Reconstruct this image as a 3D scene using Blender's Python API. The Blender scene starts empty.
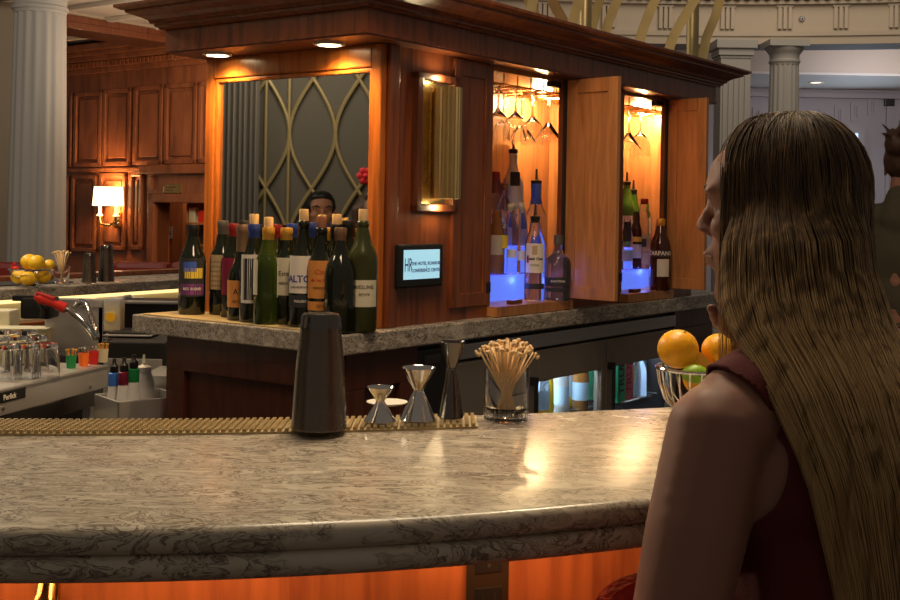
import bpy, bmesh, math, random
import numpy as np
from mathutils import Vector, Matrix
random.seed(7); rng = np.random.default_rng(7)
C = bpy.context.scene.collection
S = bpy.context.scene
PI = math.pi

# ---------------------------------------------------------------- camera, light, exposure
F = 1186.0; CX, CY = 450.0, 211.0; ROLL = 0.017; ZC = 1.38
cr, sr = math.cos(ROLL), math.sin(ROLL)
cam = bpy.data.cameras.new('camera'); co = bpy.data.objects.new('camera', cam); C.objects.link(co)
cam.sensor_width = 36; cam.sensor_fit = 'HORIZONTAL'; cam.lens = 36*F/900
cam.shift_y = -(300-CY)/900.0
cam.clip_start = .05; cam.clip_end = 200
R = Matrix(((cr, -sr, 0, 0), (0, 0, -1, 0), (sr, cr, 0, ZC), (0, 0, 0, 1)))
co.matrix_world = R
S.camera = co
S.view_settings.view_transform = 'Standard'; S.view_settings.look = 'None'
S.view_settings.gamma = 1; S.view_settings.use_curve_mapping = False
S.view_settings.exposure = 0.18

W = bpy.data.worlds.new('world'); S.world = W; W.use_nodes = True
W.node_tree.nodes['Background'].inputs[0].default_value = (.60, .50, .40, 1)
W.node_tree.nodes['Background'].inputs[1].default_value = .17

def P(px, py, Y):
    "world point seen at photo position (px,py) at distance Y in front of the camera"
    u, v = px-CX, CY-py
    return Vector(((u*cr-v*sr)*Y/F, Y, ZC+(u*sr+v*cr)*Y/F))
def PZ(px, py, z):
    u, v = px-CX, CY-py
    k = (u*sr+v*cr)/F
    return P(px, py, (z-ZC)/k)

# hut frame: local x runs along the shelf side, local y along the mirror side
HB = Vector((-0.165, 3.0, 0)); HA = math.atan2(.807, .590)
HM = Matrix.Translation(HB) @ Matrix.Rotation(HA, 4, 'Z')
HMi = HM.inverted()
def H(a, b, z): return HM @ Vector((a, b, z))
def HL(p): return HMi @ p
def mirror_point(p):
    q = HMi @ p; q.x = -q.x
    return HM @ q
def A_at(px, b):       # local a on plane y=b seen in column px
    k = (px-CX)/F
    ca, sa = math.cos(HA), math.sin(HA)
    # X=-.165+ca*a-sa*b ; Y=3+sa*a+ca*b
    return (k*(3.0+ca*b)+.165+sa*b)/(ca-k*sa)

def light(kind, name, loc, power, color, size=.1, target=None, **kw):
    l = bpy.data.lights.new(name, kind); l.energy = power; l.color = color
    if kind == 'AREA':
        l.size = size
        if 'size_y' in kw: l.shape = 'RECTANGLE'; l.size_y = kw['size_y']
        if 'spread' in kw: l.spread = kw['spread']
    elif kind == 'SPOT':
        l.spot_size = kw.get('angle', 1.2); l.spot_blend = kw.get('blend', .6); l.shadow_soft_size = size
    else: l.shadow_soft_size = size
    o = bpy.data.objects.new(name, l); C.objects.link(o); o.location = loc
    if target is not None:
        o.rotation_euler = (Vector(target)-Vector(loc)).to_track_quat('-Z', 'Y').to_euler()
    return o
WARM = (1, .72, .42); WARM2 = (1, .60, .28)
light('AREA', 'ceiling_glow', (.1, 2.3, 3.3), 20, (1, .80, .55), .8, (0.05, 1.9, 1.0))
light('SPOT', 'bar_spot', (.75, 3.0, 3.4), 110, (1, .78, .48), .08, (.25, 1.5, 1.07), angle=.55, blend=.9)
light('SPOT', 'bar_spot', (-.2, 2.9, 3.4), 34, (1, .80, .52), .10, (-.3, 1.5, 1.07), angle=.7, blend=.9)
light('AREA', 'hall_glow', (3.5, 10.5, 5.2), 58, (1, .84, .64), 2.5, (3.6, 13, 3))
light('AREA', 'hall_blue', (5.3, 13.8, 2.95), 17, (.92, .88, 1), .8, (5.2, 16.7, 2.6))
light('AREA', 'header_fill', (6.3, 13.9, 2.7), 2, (1, .78, .5), .4, (5.8, 15, 3.4))  # unseen fill added to brighten the header board
light('AREA', 'lounge_glow', (-1.5, 9.4, 2.4), 34, (1, .70, .45), .8, (-3.5, 12.2, 1.6))
light('AREA', 'cove_fill', (-1.9, 8.6, 2.3), 10, (1, .82, .62), .5, (-2.4, 10.3, 4))  # unseen lamp added to lift the dark cove over the lounge
light('POINT', 'column_fill', (-3.3, 5.6, 3.2), 110, (1, .86, .68), .15)  # added fill, no lamp hangs here; brightens the left column and side wall
light('AREA', 'station_light', (-2.0, 3.9, 2.5), 19, (1, .78, .5), .4, (-1.4, 3.9, .9))
light('AREA', 'crown_wash', (-.1, 1.85, 2.6), 13, (1, .66, .42), .5, (.3, 3.4, 1.7))  # unseen fill added to light the cabinet front and cornice

# ---------------------------------------------------------------- materials
def nodes(m): return m.node_tree.nodes, m.node_tree.links
NOVAR = ('antique_mirror', 'chrome', 'dark_wine_glass', 'gunmetal')
def mat(name, col, rough=.5, metal=0, trans=0, ior=1.45, emit=None, es=0, coat=0, spec=None, sss=0):
    m = bpy.data.materials.new(name); m.use_nodes = True
    b = m.node_tree.nodes['Principled BSDF']
    b.inputs['Base Color'].default_value = (*col, 1); b.inputs['Roughness'].default_value = rough
    b.inputs['Metallic'].default_value = metal; b.inputs['Transmission Weight'].default_value = trans
    b.inputs['IOR'].default_value = ior; b.inputs['Coat Weight'].default_value = coat
    if spec is not None: b.inputs['Specular IOR Level'].default_value = spec
    if sss: b.inputs['Subsurface Weight'].default_value = sss; b.inputs['Subsurface Radius'].default_value = (.02, .008, .004)
    if emit: b.inputs['Emission Color'].default_value = (*emit, 1); b.inputs['Emission Strength'].default_value = es
    # slight procedural variation so that no surface is perfectly flat
    n, l = nodes(m)
    if not trans and not emit and name not in NOVAR:
        tc = n.new('ShaderNodeTexCoord'); no = n.new('ShaderNodeTexNoise'); no.inputs['Scale'].default_value = 18; no.inputs['Detail'].default_value = 4
        mr = n.new('ShaderNodeMapRange'); mr.inputs[3].default_value = max(.02, rough-.06); mr.inputs[4].default_value = min(1, rough+.08)
        l.new(tc.outputs['Object'], no.inputs['Vector']); l.new(no.outputs['Fac'], mr.inputs[0]); l.new(mr.outputs[0], b.inputs['Roughness'])
    return m
def ramp(n, stops):
    r = n.new('ShaderNodeValToRGB'); e = r.color_ramp.elements
    while len(e) < len(stops): e.new(.5)
    for i, (p, c) in enumerate(stops): e[i].position = p; e[i].color = (*c, 1)
    return r
def wood(name, c1, c2, rough=.35, scale=(14, 14, 1.2), coat=.15, bump=.02):
    m = mat(name, c1, rough, coat=coat); n, l = nodes(m); b = n['Principled BSDF']
    tc = n.new('ShaderNodeTexCoord'); mp = n.new('ShaderNodeMapping'); mp.inputs['Scale'].default_value = scale
    no = n.new('ShaderNodeTexNoise'); no.inputs['Scale'].default_value = 3.2; no.inputs['Detail'].default_value = 7; no.inputs['Distortion'].default_value = .8
    r = ramp(n, [(.3, c2), (.52, c1), (.75, tuple(x*1.25 for x in c1))])
    l.new(tc.outputs['Object'], mp.inputs[0]); l.new(mp.outputs[0], no.inputs['Vector']); l.new(no.outputs['Fac'], r.inputs[0]); l.new(r.outputs[0], b.inputs['Base Color'])
    bp = n.new('ShaderNodeBump'); bp.inputs['Strength'].default_value = bump*4; bp.inputs['Distance'].default_value = .002
    l.new(no.outputs['Fac'], bp.inputs['Height']); l.new(bp.outputs[0], b.inputs['Normal'])
    return m
def marble(name, base, mid, vein, rough, scale):
    m = mat(name, base, rough); n, l = nodes(m); b = n['Principled BSDF']
    tc = n.new('ShaderNodeTexCoord'); mp = n.new('ShaderNodeMapping'); mp.inputs['Scale'].default_value = (scale*.6, scale*1.5, scale*1.5)
    w = n.new('ShaderNodeTexNoise'); w.inputs['Scale'].default_value = 1.0; w.inputs['Detail'].default_value = 3
    ad = n.new('ShaderNodeVectorMath'); ad.operation = 'MULTIPLY_ADD'; ad.inputs[1].default_value = (1.6, 1.6, 1.6)
    no = n.new('ShaderNodeTexNoise'); no.inputs['Scale'].default_value = 1.15; no.inputs['Detail'].default_value = 5; no.inputs['Distortion'].default_value = .9; no.inputs['Roughness'].default_value=.6
    r = ramp(n, [(.28, mid), (.36, base), (.415, base), (.43, vein), (.45, mid), (.475, base), (.492, mid), (.502, vein), (.52, mid), (.55, base), (.575, tuple(x*.9 for x in mid)), (.60, base), (.68, tuple(min(1, x*1.1) for x in base)), (.74, mid)])
    l.new(tc.outputs['Object'], mp.inputs[0]); l.new(mp.outputs[0], w.inputs['Vector'])
    l.new(w.outputs['Color'], ad.inputs[0]); l.new(mp.outputs[0], ad.inputs[2])
    l.new(ad.outputs[0], no.inputs['Vector']); l.new(no.outputs['Fac'], r.inputs[0]); l.new(r.outputs[0], b.inputs['Base Color'])
    return m
def bumpy(m, scale, strength, dist=.003, kind='NOISE'):
    n, l = nodes(m); b = n['Principled BSDF']
    tc = n.new('ShaderNodeTexCoord'); t = n.new('ShaderNodeTexNoise' if kind == 'NOISE' else 'ShaderNodeTexVoronoi'); t.inputs['Scale'].default_value = scale
    bp = n.new('ShaderNodeBump'); bp.inputs['Strength'].default_value = strength; bp.inputs['Distance'].default_value = dist
    l.new(tc.outputs['Object'], t.inputs['Vector']); l.new(t.outputs[0], bp.inputs['Height']); l.new(bp.outputs[0], b.inputs['Normal'])
    return m

M = {}
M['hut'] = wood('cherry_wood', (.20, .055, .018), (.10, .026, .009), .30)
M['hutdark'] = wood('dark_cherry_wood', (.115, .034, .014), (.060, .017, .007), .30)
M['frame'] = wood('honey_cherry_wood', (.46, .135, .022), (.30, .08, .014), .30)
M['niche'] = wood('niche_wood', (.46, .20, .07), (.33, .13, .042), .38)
M['base'] = wood('cabinet_wood', (.075, .022, .011), (.045, .013, .007), .4)
M['barfront'] = wood('bar_front_wood', (.36, .10, .03), (.25, .06, .02), .45)
M['wallwood'] = wood('panel_wall_wood', (.27, .088, .033), (.17, .052, .02), .38, scale=(3, 3, .5))
M['marble'] = marble('bar_marble', (.56, .49, .39), (.36, .31, .24), (.13, .10, .075), .24, 14)
M['marble2'] = marble('counter_marble', (.46, .42, .35), (.25, .22, .18), (.05, .04, .032), .25, 15)
M['steel'] = mat('stainless_steel', (.52, .51, .50), .36, .7)
M['steeldark'] = mat('brushed_steel_door', (.25, .22, .18), .5, .5)
M['chrome'] = mat('chrome', (.75, .74, .72), .08, 1)
M['gun'] = mat('gunmetal', (.17, .155, .14), .18, 1)
M['shaker'] = bumpy(mat('shaker_black_metal', (.16, .135, .115), .25, .85), 300, .05)
M['black'] = mat('black_plastic', (.012, .012, .012), .35)
M['blackmat'] = mat('black_rubber', (.02, .018, .016), .6)
M['brass'] = mat('brass', (.66, .45, .17), .25, 1)
M['brassdull'] = mat('aged_brass', (.50, .40, .20), .38, .9)
M['gold'] = mat('gold_paint', (.30, .23, .11), .5, .3)
M['glass'] = mat('clear_glass', (1, 1, 1), .02, trans=1, ior=1.46)
M['acrylic'] = mat('frosted_glass', (.85, .9, 1), .35, trans=.7, ior=1.4)
M['mirror'] = mat('antique_mirror', (.60, .60, .58), .015, 1)
M['wine'] = mat('dark_wine_glass', (.006, .008, .003), .06, spec=.8)
M['winegreen'] = mat('green_bottle_glass', (.10, .17, .02), .05, trans=.8, ior=1.45)
M['wineolive'] = mat('olive_bottle_glass', (.040, .046, .012), .2, trans=.2, ior=1.45)
M['cork'] = mat('cork', (.62, .42, .20), .8); M['corkdark'] = mat('stained_cork', (.24, .10, .05), .8)
M['cream'] = mat('cream_plaster', (.50, .42, .33), .7)
M['white'] = mat('white_paint', (.62, .57, .50), .6)
M['column'] = mat('grey_white_paint', (.37, .355, .335), .6)
M['beige'] = mat('beige_wall', (.26, .215, .16), .7)
M['hallwall'] = mat('hall_wall_paint', (.40, .36, .36), .7)
M['greywall'] = mat('charcoal_wall', (.085, .076, .062), .8)
M['drape'] = mat('grey_drape', (.20, .18, .16), .85)
M['carpet'] = bumpy(mat('dark_carpet', (.06, .03, .02), .9), 80, .3)
M['tile'] = mat('bar_floor_tile', (.06, .04, .035), .5)
M['red'] = mat('burgundy_leather', (.20, .018, .014), .45)
M['redpl'] = mat('red_plastic', (.55, .02, .012), .35)
M['stick'] = wood('birch_stick', (.74, .52, .27), (.60, .38, .18), .6, scale=(4, 4, 1), coat=0)
M['mat'] = bumpy(mat('bar_mat_rubber', (.50, .38, .19), .3, trans=0), 160, .5, .002, 'VORONOI')
M['paper'] = mat('label_paper', (.72, .68, .58), .6)
M['ltan'] = mat('label_tan', (.48, .36, .20), .6); M['lorange'] = mat('label_orange', (.60, .25, .055), .55)
M['ldark'] = mat('label_dark', (.03, .03, .035), .5); M['lpurple'] = mat('label_purple', (.22, .05, .26), .5)
M['lcream'] = mat('label_cream', (.60, .57, .42), .6); M['lblue'] = mat('label_blue', (.05, .12, .55), .45)
M['lyellow'] = mat('label_yellow', (.80, .60, .05), .5); M['lred'] = mat('label_red', (.60, .03, .02), .45)
M['ink'] = mat('ink', (.02, .015, .02), .5); M['inkred'] = mat('red_ink', (.45, .02, .02), .5); M['inkblue'] = mat('blue_ink', (.04, .06, .30), .5)
M['inkwhite'] = mat('white_ink', (.8, .78, .72), .5)
M['capblue'] = mat('blue_foil', (.03, .06, .28), .3, .3); M['capgold'] = mat('gold_foil', (.70, .38, .06), .35, .5)
M['capgrey'] = mat('grey_foil', (.12, .11, .10), .35, .4); M['capred'] = mat('red_foil', (.25, .02, .02), .35, .3); M['capblack'] = mat('black_foil', (.012, .012, .012), .3)
M['capbrown'] = mat('brown_foil', (.22, .14, .09), .35, .4)
M['lemon'] = bumpy(mat('lemon_skin', (.85, .52, .02), .42, sss=.1), 60, .3)
M['orange'] = bumpy(mat('orange_skin', (.98, .46, .01), .38, sss=.1), 90, .35)
M['flesh'] = mat('orange_flesh', (.95, .45, .05), .4)
M['lime'] = mat('lime_skin', (.25, .45, .02), .4)
M['skin'] = mat('skin', (.30, .145, .10), .55, sss=.12)
M['skinman'] = mat('tan_skin', (.50, .23, .13), .5, sss=.08)
M['top'] = bumpy(mat('maroon_cloth', (.10, .012, .012), .85), 300, .2)
M['cloth'] = mat('dark_cloth', (.02, .018, .016), .85)
M['olivecloth'] = mat('olive_cloth', (.07, .065, .04), .85)
M['hairblack'] = mat('black_hair', (.012, .009, .008), .45)
M['eye'] = mat('eye_white', (.42, .38, .35), .3); M['iris'] = mat('dark_iris', (.03, .015, .01), .2)
M['white_pl'] = mat('white_plastic', (.66, .65, .62), .4)
M['green_pl'] = mat('green_plastic', (.01, .22, .06), .4); M['orange_pl'] = mat('orange_plastic', (.85, .16, .02), .4)
M['maroon_pl'] = mat('maroon_plastic', (.18, .01, .04), .4); M['blue_pl'] = mat('blue_plastic', (.05, .20, .70), .4)
M['liqyellow'] = mat('yellow_liquid', (.80, .55, .04), .15)
M['liqwhite'] = mat('clear_spirit_bottle', (.94, .96, 1), .03, trans=.98, ior=1.38)
M['frost'] = mat('frosted_bottle_glass', (.62, .64, .68), .35, trans=.3)
M['liqdark'] = mat('dark_red_bottle', (.045, .008, .006), .08, spec=.8)
M['liqgreen'] = mat('green_liqueur_bottle', (.12, .30, .04), .08, trans=.5)
M['liqamber'] = mat('amber_bottle', (.50, .20, .05), .08, trans=.5)
M['blueled'] = mat('blue_lit_acrylic', (.1, .2, .9), .3, emit=(.12, .22, 1), es=.72)
M['lampw'] = mat('warm_lamp_lens', (1, .9, .7), .3, emit=(1, .80, .45), es=14)
M['lampsmall'] = mat('sconce_lamp_lens', (1, .9, .8), .3, emit=(1, .86, .62), es=2.2)
M['shade'] = mat('lit_fabric_shade', (1, .85, .6), .8, emit=(1, .74, .38), es=2.6)
M['candle'] = mat('lit_candle_sleeve', (1, .85, .6), .6, emit=(1, .7, .35), es=.9)
M['ledstrip'] = mat('warm_led_strip', (1, .7, .4), .4, emit=(1, .72, .30), es=1.3)
M['screen'] = mat('tablet_screen', (.3, .6, .8), .2, emit=(.36, .66, .80), es=.72)
M['coolled'] = mat('fridge_led', (.8, .9, 1), .3, emit=(.72, .88, 1), es=4)
M['win'] = mat('daylight_window', (.7, .85, 1), .3, emit=(.55, .75, 1), es=.9)
M['fridgein'] = mat('fridge_liner', (.30, .34, .38), .5)
M['label_cool'] = mat('pale_blue_pack', (.45, .62, .78), .4)
M['pinkpack'] = mat('pink_carton', (.75, .12, .16), .4); M['greenpack'] = mat('green_carton', (.05, .50, .22), .4)
M['flower'] = mat('red_silk_petal', (.75, .03, .05), .6)
M['lip'] = mat('lip_skin', (.30, .10, .08), .45)
M['outlet'] = mat('dark_bronze_plate', (.06, .045, .03), .3, .6)
def hairmat():
    m = mat('blonde_hair', (.3, .17, .07), .55); n, l = nodes(m); b = n['Principled BSDF']
    tc = n.new('ShaderNodeTexCoord'); sp = n.new('ShaderNodeSeparateXYZ'); no = n.new('ShaderNodeTexNoise'); no.inputs['Scale'].default_value = 1
    mp = n.new('ShaderNodeMapping'); mp.inputs['Scale'].default_value = (90, 90, 3)
    l.new(tc.outputs['Object'], mp.inputs[0]); l.new(mp.outputs[0], no.inputs['Vector']); l.new(tc.outputs['Object'], sp.inputs[0])
    mr = n.new('ShaderNodeMapRange'); mr.inputs[1].default_value = 1.49; mr.inputs[2].default_value = 1.25; mr.inputs[3].default_value = 0; mr.inputs[4].default_value = .55
    l.new(sp.outputs['Z'], mr.inputs[0])
    ad = n.new('ShaderNodeMath'); ad.operation = 'ADD'; l.new(no.outputs['Fac'], ad.inputs[0]); l.new(mr.outputs[0], ad.inputs[1])
    r = ramp(n, [(.35, (.055, .030, .015)), (.6, (.11, .062, .028)), (.85, (.24, .14, .055)), (1.0, (.50, .32, .14))])
    l.new(ad.outputs[0], r.inputs[0]); l.new(r.outputs[0], b.inputs['Base Color'])
    return m
M['hair'] = hairmat()
M['hairbrown'] = mat('brown_hair', (.055, .030, .019), .55)

# ---------------------------------------------------------------- mesh builder
class MB:
    def __init__(s): s.v = []; s.f = []; s.sm = []
    def add(s, vs, fs, smooth=False, mx=None):
        o = len(s.v)
        s.v += [tuple(mx @ Vector(p)) if mx is not None else tuple(p) for p in vs]
        s.f += [tuple(i+o for i in f) for f in fs]; s.sm += [smooth]*len(fs)
        return s
    def box(s, x0, x1, y0, y1, z0, z1, mx=None, bev=0):
        if bev:
            bm = bmesh.new(); bmesh.ops.create_cube(bm, size=1)
            for v in bm.verts: v.co = Vector(((x0+x1)/2+v.co.x*(x1-x0), (y0+y1)/2+v.co.y*(y1-y0), (z0+z1)/2+v.co.z*(z1-z0)))
            bmesh.ops.bevel(bm, geom=list(bm.edges), offset=bev, segments=2, profile=.6, affect='EDGES')
            bm.verts.index_update(); r = s.add([v.co for v in bm.verts], [[v.index for v in f.verts] for f in bm.faces], False, mx); bm.free(); return r
        vs = [(x0,y0,z0),(x1,y0,z0),(x1,y1,z0),(x0,y1,z0),(x0,y0,z1),(x1,y0,z1),(x1,y1,z1),(x0,y1,z1)]
        return s.add(vs, [(0,3,2,1),(4,5,6,7),(0,1,5,4),(1,2,6,5),(2,3,7,6),(3,0,4,7)], False, mx)
    def prism(s, poly, z0, z1, mx=None):
        n = len(poly)
        vs = [(x, y, z0) for x, y in poly]+[(x, y, z1) for x, y in poly]
        return s.add(vs, [tuple(range(n-1, -1, -1)), tuple(range(n, 2*n))]+[(i, (i+1)%n, n+(i+1)%n, n+i) for i in range(n)], False, mx)
    def lathe(s, prof, c=(0,0,0), n=28, mx=None, closed=False, smooth=True, flute=0, nf=0):
        vs = []; fs = []
        for r, z in prof:
            for k in range(n):
                t = 2*PI*k/n; rr = r*(1-flute*(.5+.5*math.cos(nf*t))) if flute and r > 0 else r
                vs.append((c[0]+rr*math.cos(t), c[1]+rr*math.sin(t), c[2]+z))
        m = len(prof)
        for i in range(m-1 if not closed else m):
            j = (i+1) % m
            for k in range(n): fs.append((i*n+k, i*n+(k+1)%n, j*n+(k+1)%n, j*n+k))
        if not closed:
            if prof[0][0] > 1e-5: fs.append(tuple(range(n-1, -1, -1)))
            if prof[-1][0] > 1e-5: fs.append(tuple((m-1)*n+k for k in range(n)))
        return s.add(vs, fs, smooth, mx)
    def tube(s, pts, r, n=10, mx=None, flat=None):
        pts = [Vector(p) for p in pts]; rs = r if isinstance(r, (list, tuple)) else [r]*len(pts)
        vs = []; fs = []; nrm = None
        for i, p in enumerate(pts):
            t = (pts[min(i+1, len(pts)-1)]-pts[max(i-1, 0)]).normalized()
            if nrm is None: nrm = t.orthogonal().normalized()
            nrm = (nrm-t*nrm.dot(t)).normalized(); bn = t.cross(nrm)
            for k in range(n):
                a = 2*PI*k/n; vs.append(p+nrm*math.cos(a)*rs[i]+bn*math.sin(a)*rs[i]*(flat or 1))
        for i in range(len(pts)-1):
            for k in range(n): fs.append((i*n+k, i*n+(k+1)%n, (i+1)*n+(k+1)%n, (i+1)*n+k))
        fs.append(tuple(range(n-1, -1, -1))); fs.append(tuple((len(pts)-1)*n+k for k in range(n)))
        return s.add(vs, fs, True, mx)
    def sphere(s, c, r, n=16, mx=None, sc=(1, 1, 1)):
        m = n//2; prof = [(math.sin(PI*i/m), -math.cos(PI*i/m)) for i in range(m+1)]
        vs = []; fs = []
        for i, (q, z) in enumerate(prof):
            for k in range(n): t = 2*PI*k/n; vs.append((c[0]+r*q*math.cos(t)*sc[0], c[1]+r*q*math.sin(t)*sc[1], c[2]+r*z*sc[2]))
        for i in range(m):
            for k in range(n): fs.append((i*n+k, i*n+(k+1)%n, (i+1)*n+(k+1)%n, (i+1)*n+k))
        return s.add(vs, fs, True, mx)
    def mesh(s, name):
        me = bpy.data.meshes.new(name); me.from_pydata(s.v, [], s.f); me.update()
        bm = bmesh.new(); bm.from_mesh(me); bmesh.ops.remove_doubles(bm, verts=bm.verts, dist=1e-6); bmesh.ops.recalc_face_normals(bm, faces=bm.faces); 
        bm.to_mesh(me); bm.free()
        if all(s.sm): me.polygons.foreach_set('use_smooth', [True]*len(me.polygons))
        elif any(s.sm): me.polygons.foreach_set('use_smooth', [True]*len(me.polygons)); 
        return me
    def build(s, name, m, parent=None):
        me = s.mesh(name)
        if any(s.sm):
            try: me.set_sharp_from_angle(angle=math.radians(38))
            except Exception: pass
        o = bpy.data.objects.new(name, me); C.objects.link(o); me.materials.append(M[m] if isinstance(m, str) else m)
        if parent: o.parent = parent
        return o
def thing(name, label, cat, loc=(0, 0, 0), rz=0, group=None):
    o = bpy.data.objects.new(name, None); C.objects.link(o); o.empty_display_size = .05
    o.location = loc; o.rotation_euler = (0, 0, rz); o['label'] = label; o['category'] = cat
    if group: o['group'] = group
    return o
def tag(o, label, cat, group=None, loc=None, rz=None):
    o['label'] = label; o['category'] = cat
    if group: o['group'] = group
    if loc is not None: o.location = loc
    if rz is not None: o.rotation_euler = (0, 0, rz)
    return o
def struct(o): o['kind'] = 'structure'; return o
def copy_tree(o, parent=None):
    c = o.copy(); C.objects.link(c); c.parent = parent
    for ch in o.children: copy_tree(ch, c)
    return c
def hutthing(name, label, cat, a, b, z, group=None, rz=0): return thing(name, label, cat, H(a, b, z), HA+rz, group)
def yaw_to_cam(p): return math.atan2(-p[0], p[1])  # rotation so that local -y looks at the camera

def text_mesh(txt, size, name='lettering', align='CENTER', depth=.0003, bold=0):
    cu = bpy.data.curves.new(name, 'FONT'); cu.body = txt; cu.size = size; cu.align_x = align; cu.align_y = 'CENTER'; cu.extrude = depth; cu.offset = bold; cu.resolution_u = 2
    o = bpy.data.objects.new(name, cu); C.objects.link(o)
    dg = bpy.context.evaluated_depsgraph_get(); me = bpy.data.meshes.new_from_object(o.evaluated_get(dg))
    bpy.data.objects.remove(o); bpy.data.curves.remove(cu)
    return me
def text_flat(txt, size, m, parent, origin, name='lettering', align='CENTER', bold=0, axis='x', squash=1):
    "upright lettering facing local -y (axis x) or local -x (axis y)"
    me = text_mesh(txt, size, name, align, bold=bold)
    for v in me.vertices:
        x, y, z = v.co.x*squash, v.co.y, v.co.z
        if axis == 'x': v.co = (origin[0]+x, origin[1]-z, origin[2]+y)
        else: v.co = (origin[0]-z, origin[1]-x, origin[2]+y)
    me.materials.append(M[m]); o = bpy.data.objects.new(name, me); C.objects.link(o)
    if parent: o.parent = parent
    return o
def text_wrap(txt, size, m, parent, r, z, ang=-PI/2, name='lettering', bold=0):
    me = text_mesh(txt, size, name, bold=bold)
    for v in me.vertices:
        t = ang+v.co.x/r; rr = r+.0004+v.co.z
        v.co = (rr*math.cos(t), rr*math.sin(t), z+v.co.y)
    me.materials.append(M[m]); o = bpy.data.objects.new(name, me); C.objects.link(o); o.parent = parent
    return o
def patch(r, z0, z1, half, ang=-PI/2, n=14, th=.0006):
    b = MB(); vs = []; 
    for i in range(n+1):
        t = ang-half+2*half*i/n
        for rr, z in ((r+.0002, z0), (r+th, z0), (r+th, z1), (r+.0002, z1)): vs.append((rr*math.cos(t), rr*math.sin(t), z))
    fs = [(0, 1, 2, 3), (4*n+3, 4*n+2, 4*n+1, 4*n)]
    for i in range(n):
        for k in range(4): fs.append((4*i+k, 4*i+(k+1)%4, 4*i+4+(k+1)%4, 4*i+4+k))
    return b.add(vs, fs, False)
#PART2
# ================================================================ THE SETTING
struct(MB().box(-9, 9, -3, 18, -.05, 0).build('floor', 'carpet'))
# panelled wall on the left, parallel to the mirror face of the hut
WO = P(115, 206, 12.0); WO.z = 0
WM = Matrix.Translation(WO) @ Matrix.Rotation(HA-PI/2, 4, 'Z')   # local x along wall (towards the right of the photo), local -y faces the room
WMi = WM.inverted()
def WX(px, py):      # wall-local x and height for a photo position
    a = P(px, py, 1.0); d = a-Vector((0, 0, ZC)); n = WM.to_3x3() @ Vector((0, 1, 0))
    t = (WO-Vector((0, 0, ZC))).dot(n)/d.dot(n); q = WMi @ (Vector((0, 0, ZC))+d*t); return q.x, q.z
xd0, zl = WX(152, 206); xd1 = WX(262, 206)[0]; zdoor = WX(180, 206)[1]
doorL, doorTop = WX(152, 210)[0], WX(190, 204)[1]
wx_l = -3.2; wx_r = 3.0; ztop = 3.05
w = MB()
dL = WX(158, 206)[0]; dR = WX(236, 206)[0]; dT = WX(180, 203)[1]
w.box(wx_l, dL, 0, .15, 0, ztop, WM).box(dR, wx_r, 0, .15, 0, ztop, WM).box(dL, dR, 0, .15, dT, ztop, WM)
wall = struct(w.build('wall_left', 'wallwood'))
def panel(px0, px1, py0, py1, par=wall, name='raised_panel'):
    pm = (px0+px1)/2; x0 = WX(px0, 206)[0]; x1 = WX(px1, 206)[0]; z1 = WX(pm, py0)[1]; z0 = WX(pm, py1)[1]
    b = MB(); t = .045
    for a in ((x0, x1, z0, z0+t), (x0, x1, z1-t, z1), (x0, x0+t, z0, z1), (x1-t, x1, z0, z1)):
        b.box(a[0], a[1], -.035, 0, a[2], a[3], WM, .008)
    b.box(x0+.075, x1-.075, -.02, 0, z0+.075, z1-.075, WM, .012)
    return b.build(name, 'wallwood', par)
for a in ((60, 72.5, 94, 167), (74.5, 102, 92, 167), (103.5, 131, 89, 166), (134, 163, 86, 165), (165, 197, 83.5, 164), (199, 228, 81, 163), (232, 262, 78, 162),
          (60, 70, 176, 250), (73, 98, 175, 252), (101, 127, 173, 250), (131, 144, 172, 250)):
    panel(*a)
# cornice and dentils of the panelled wall
b = MB(); zc0 = WX(115, 72)[1]
for (z0, z1, d) in ((zc0, zc0+.05, .05), (zc0+.05, zc0+.11, .08), (zc0+.11, zc0+.16, .14), (zc0+.16, zc0+.2, .2), (zc0+.2, zc0+.26, .26)):
    b.box(wx_l, wx_r, -d, 0, z0, z1, WM, .006)
x = wx_l
while x < wx_r: b.box(x, x+.035, -.115, -.07, zc0+.055, zc0+.10, WM); x += .06
struct(b.build('trim_1', 'wallwood'))
zm = WX(115, 170)[1]
struct(MB().box(wx_l, dL-.12, -.03, 0, zm-.02, zm+.02, WM, .005).build('trim_2', 'wallwood'))
# doorway casing with pediment board
b = MB()
b.box(dL-.09, dL, -.06, .15, 0, dT+.09, WM, .012).box(dR, dR+.09, -.06, .15, 0, dT+.09, WM, .012).box(dL-.09, dR+.09, -.06, .15, dT, dT+.09, WM, .012)
b.box(dL-.11, dR+.11, -.05, 0, dT+.09, WX(180, 172)[1]-.02, WM)
b.box(dL-.16, dR+.16, -.12, 0, WX(180, 172)[1]-.02, WX(180, 170)[1]+.05, WM, .012)
b.box(dL-.06, dL, -.07, -.05, dT+.12, WX(180, 174)[1]-.02, WM, .01)
struct(b.build('door_1', 'wallwood'))
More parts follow.
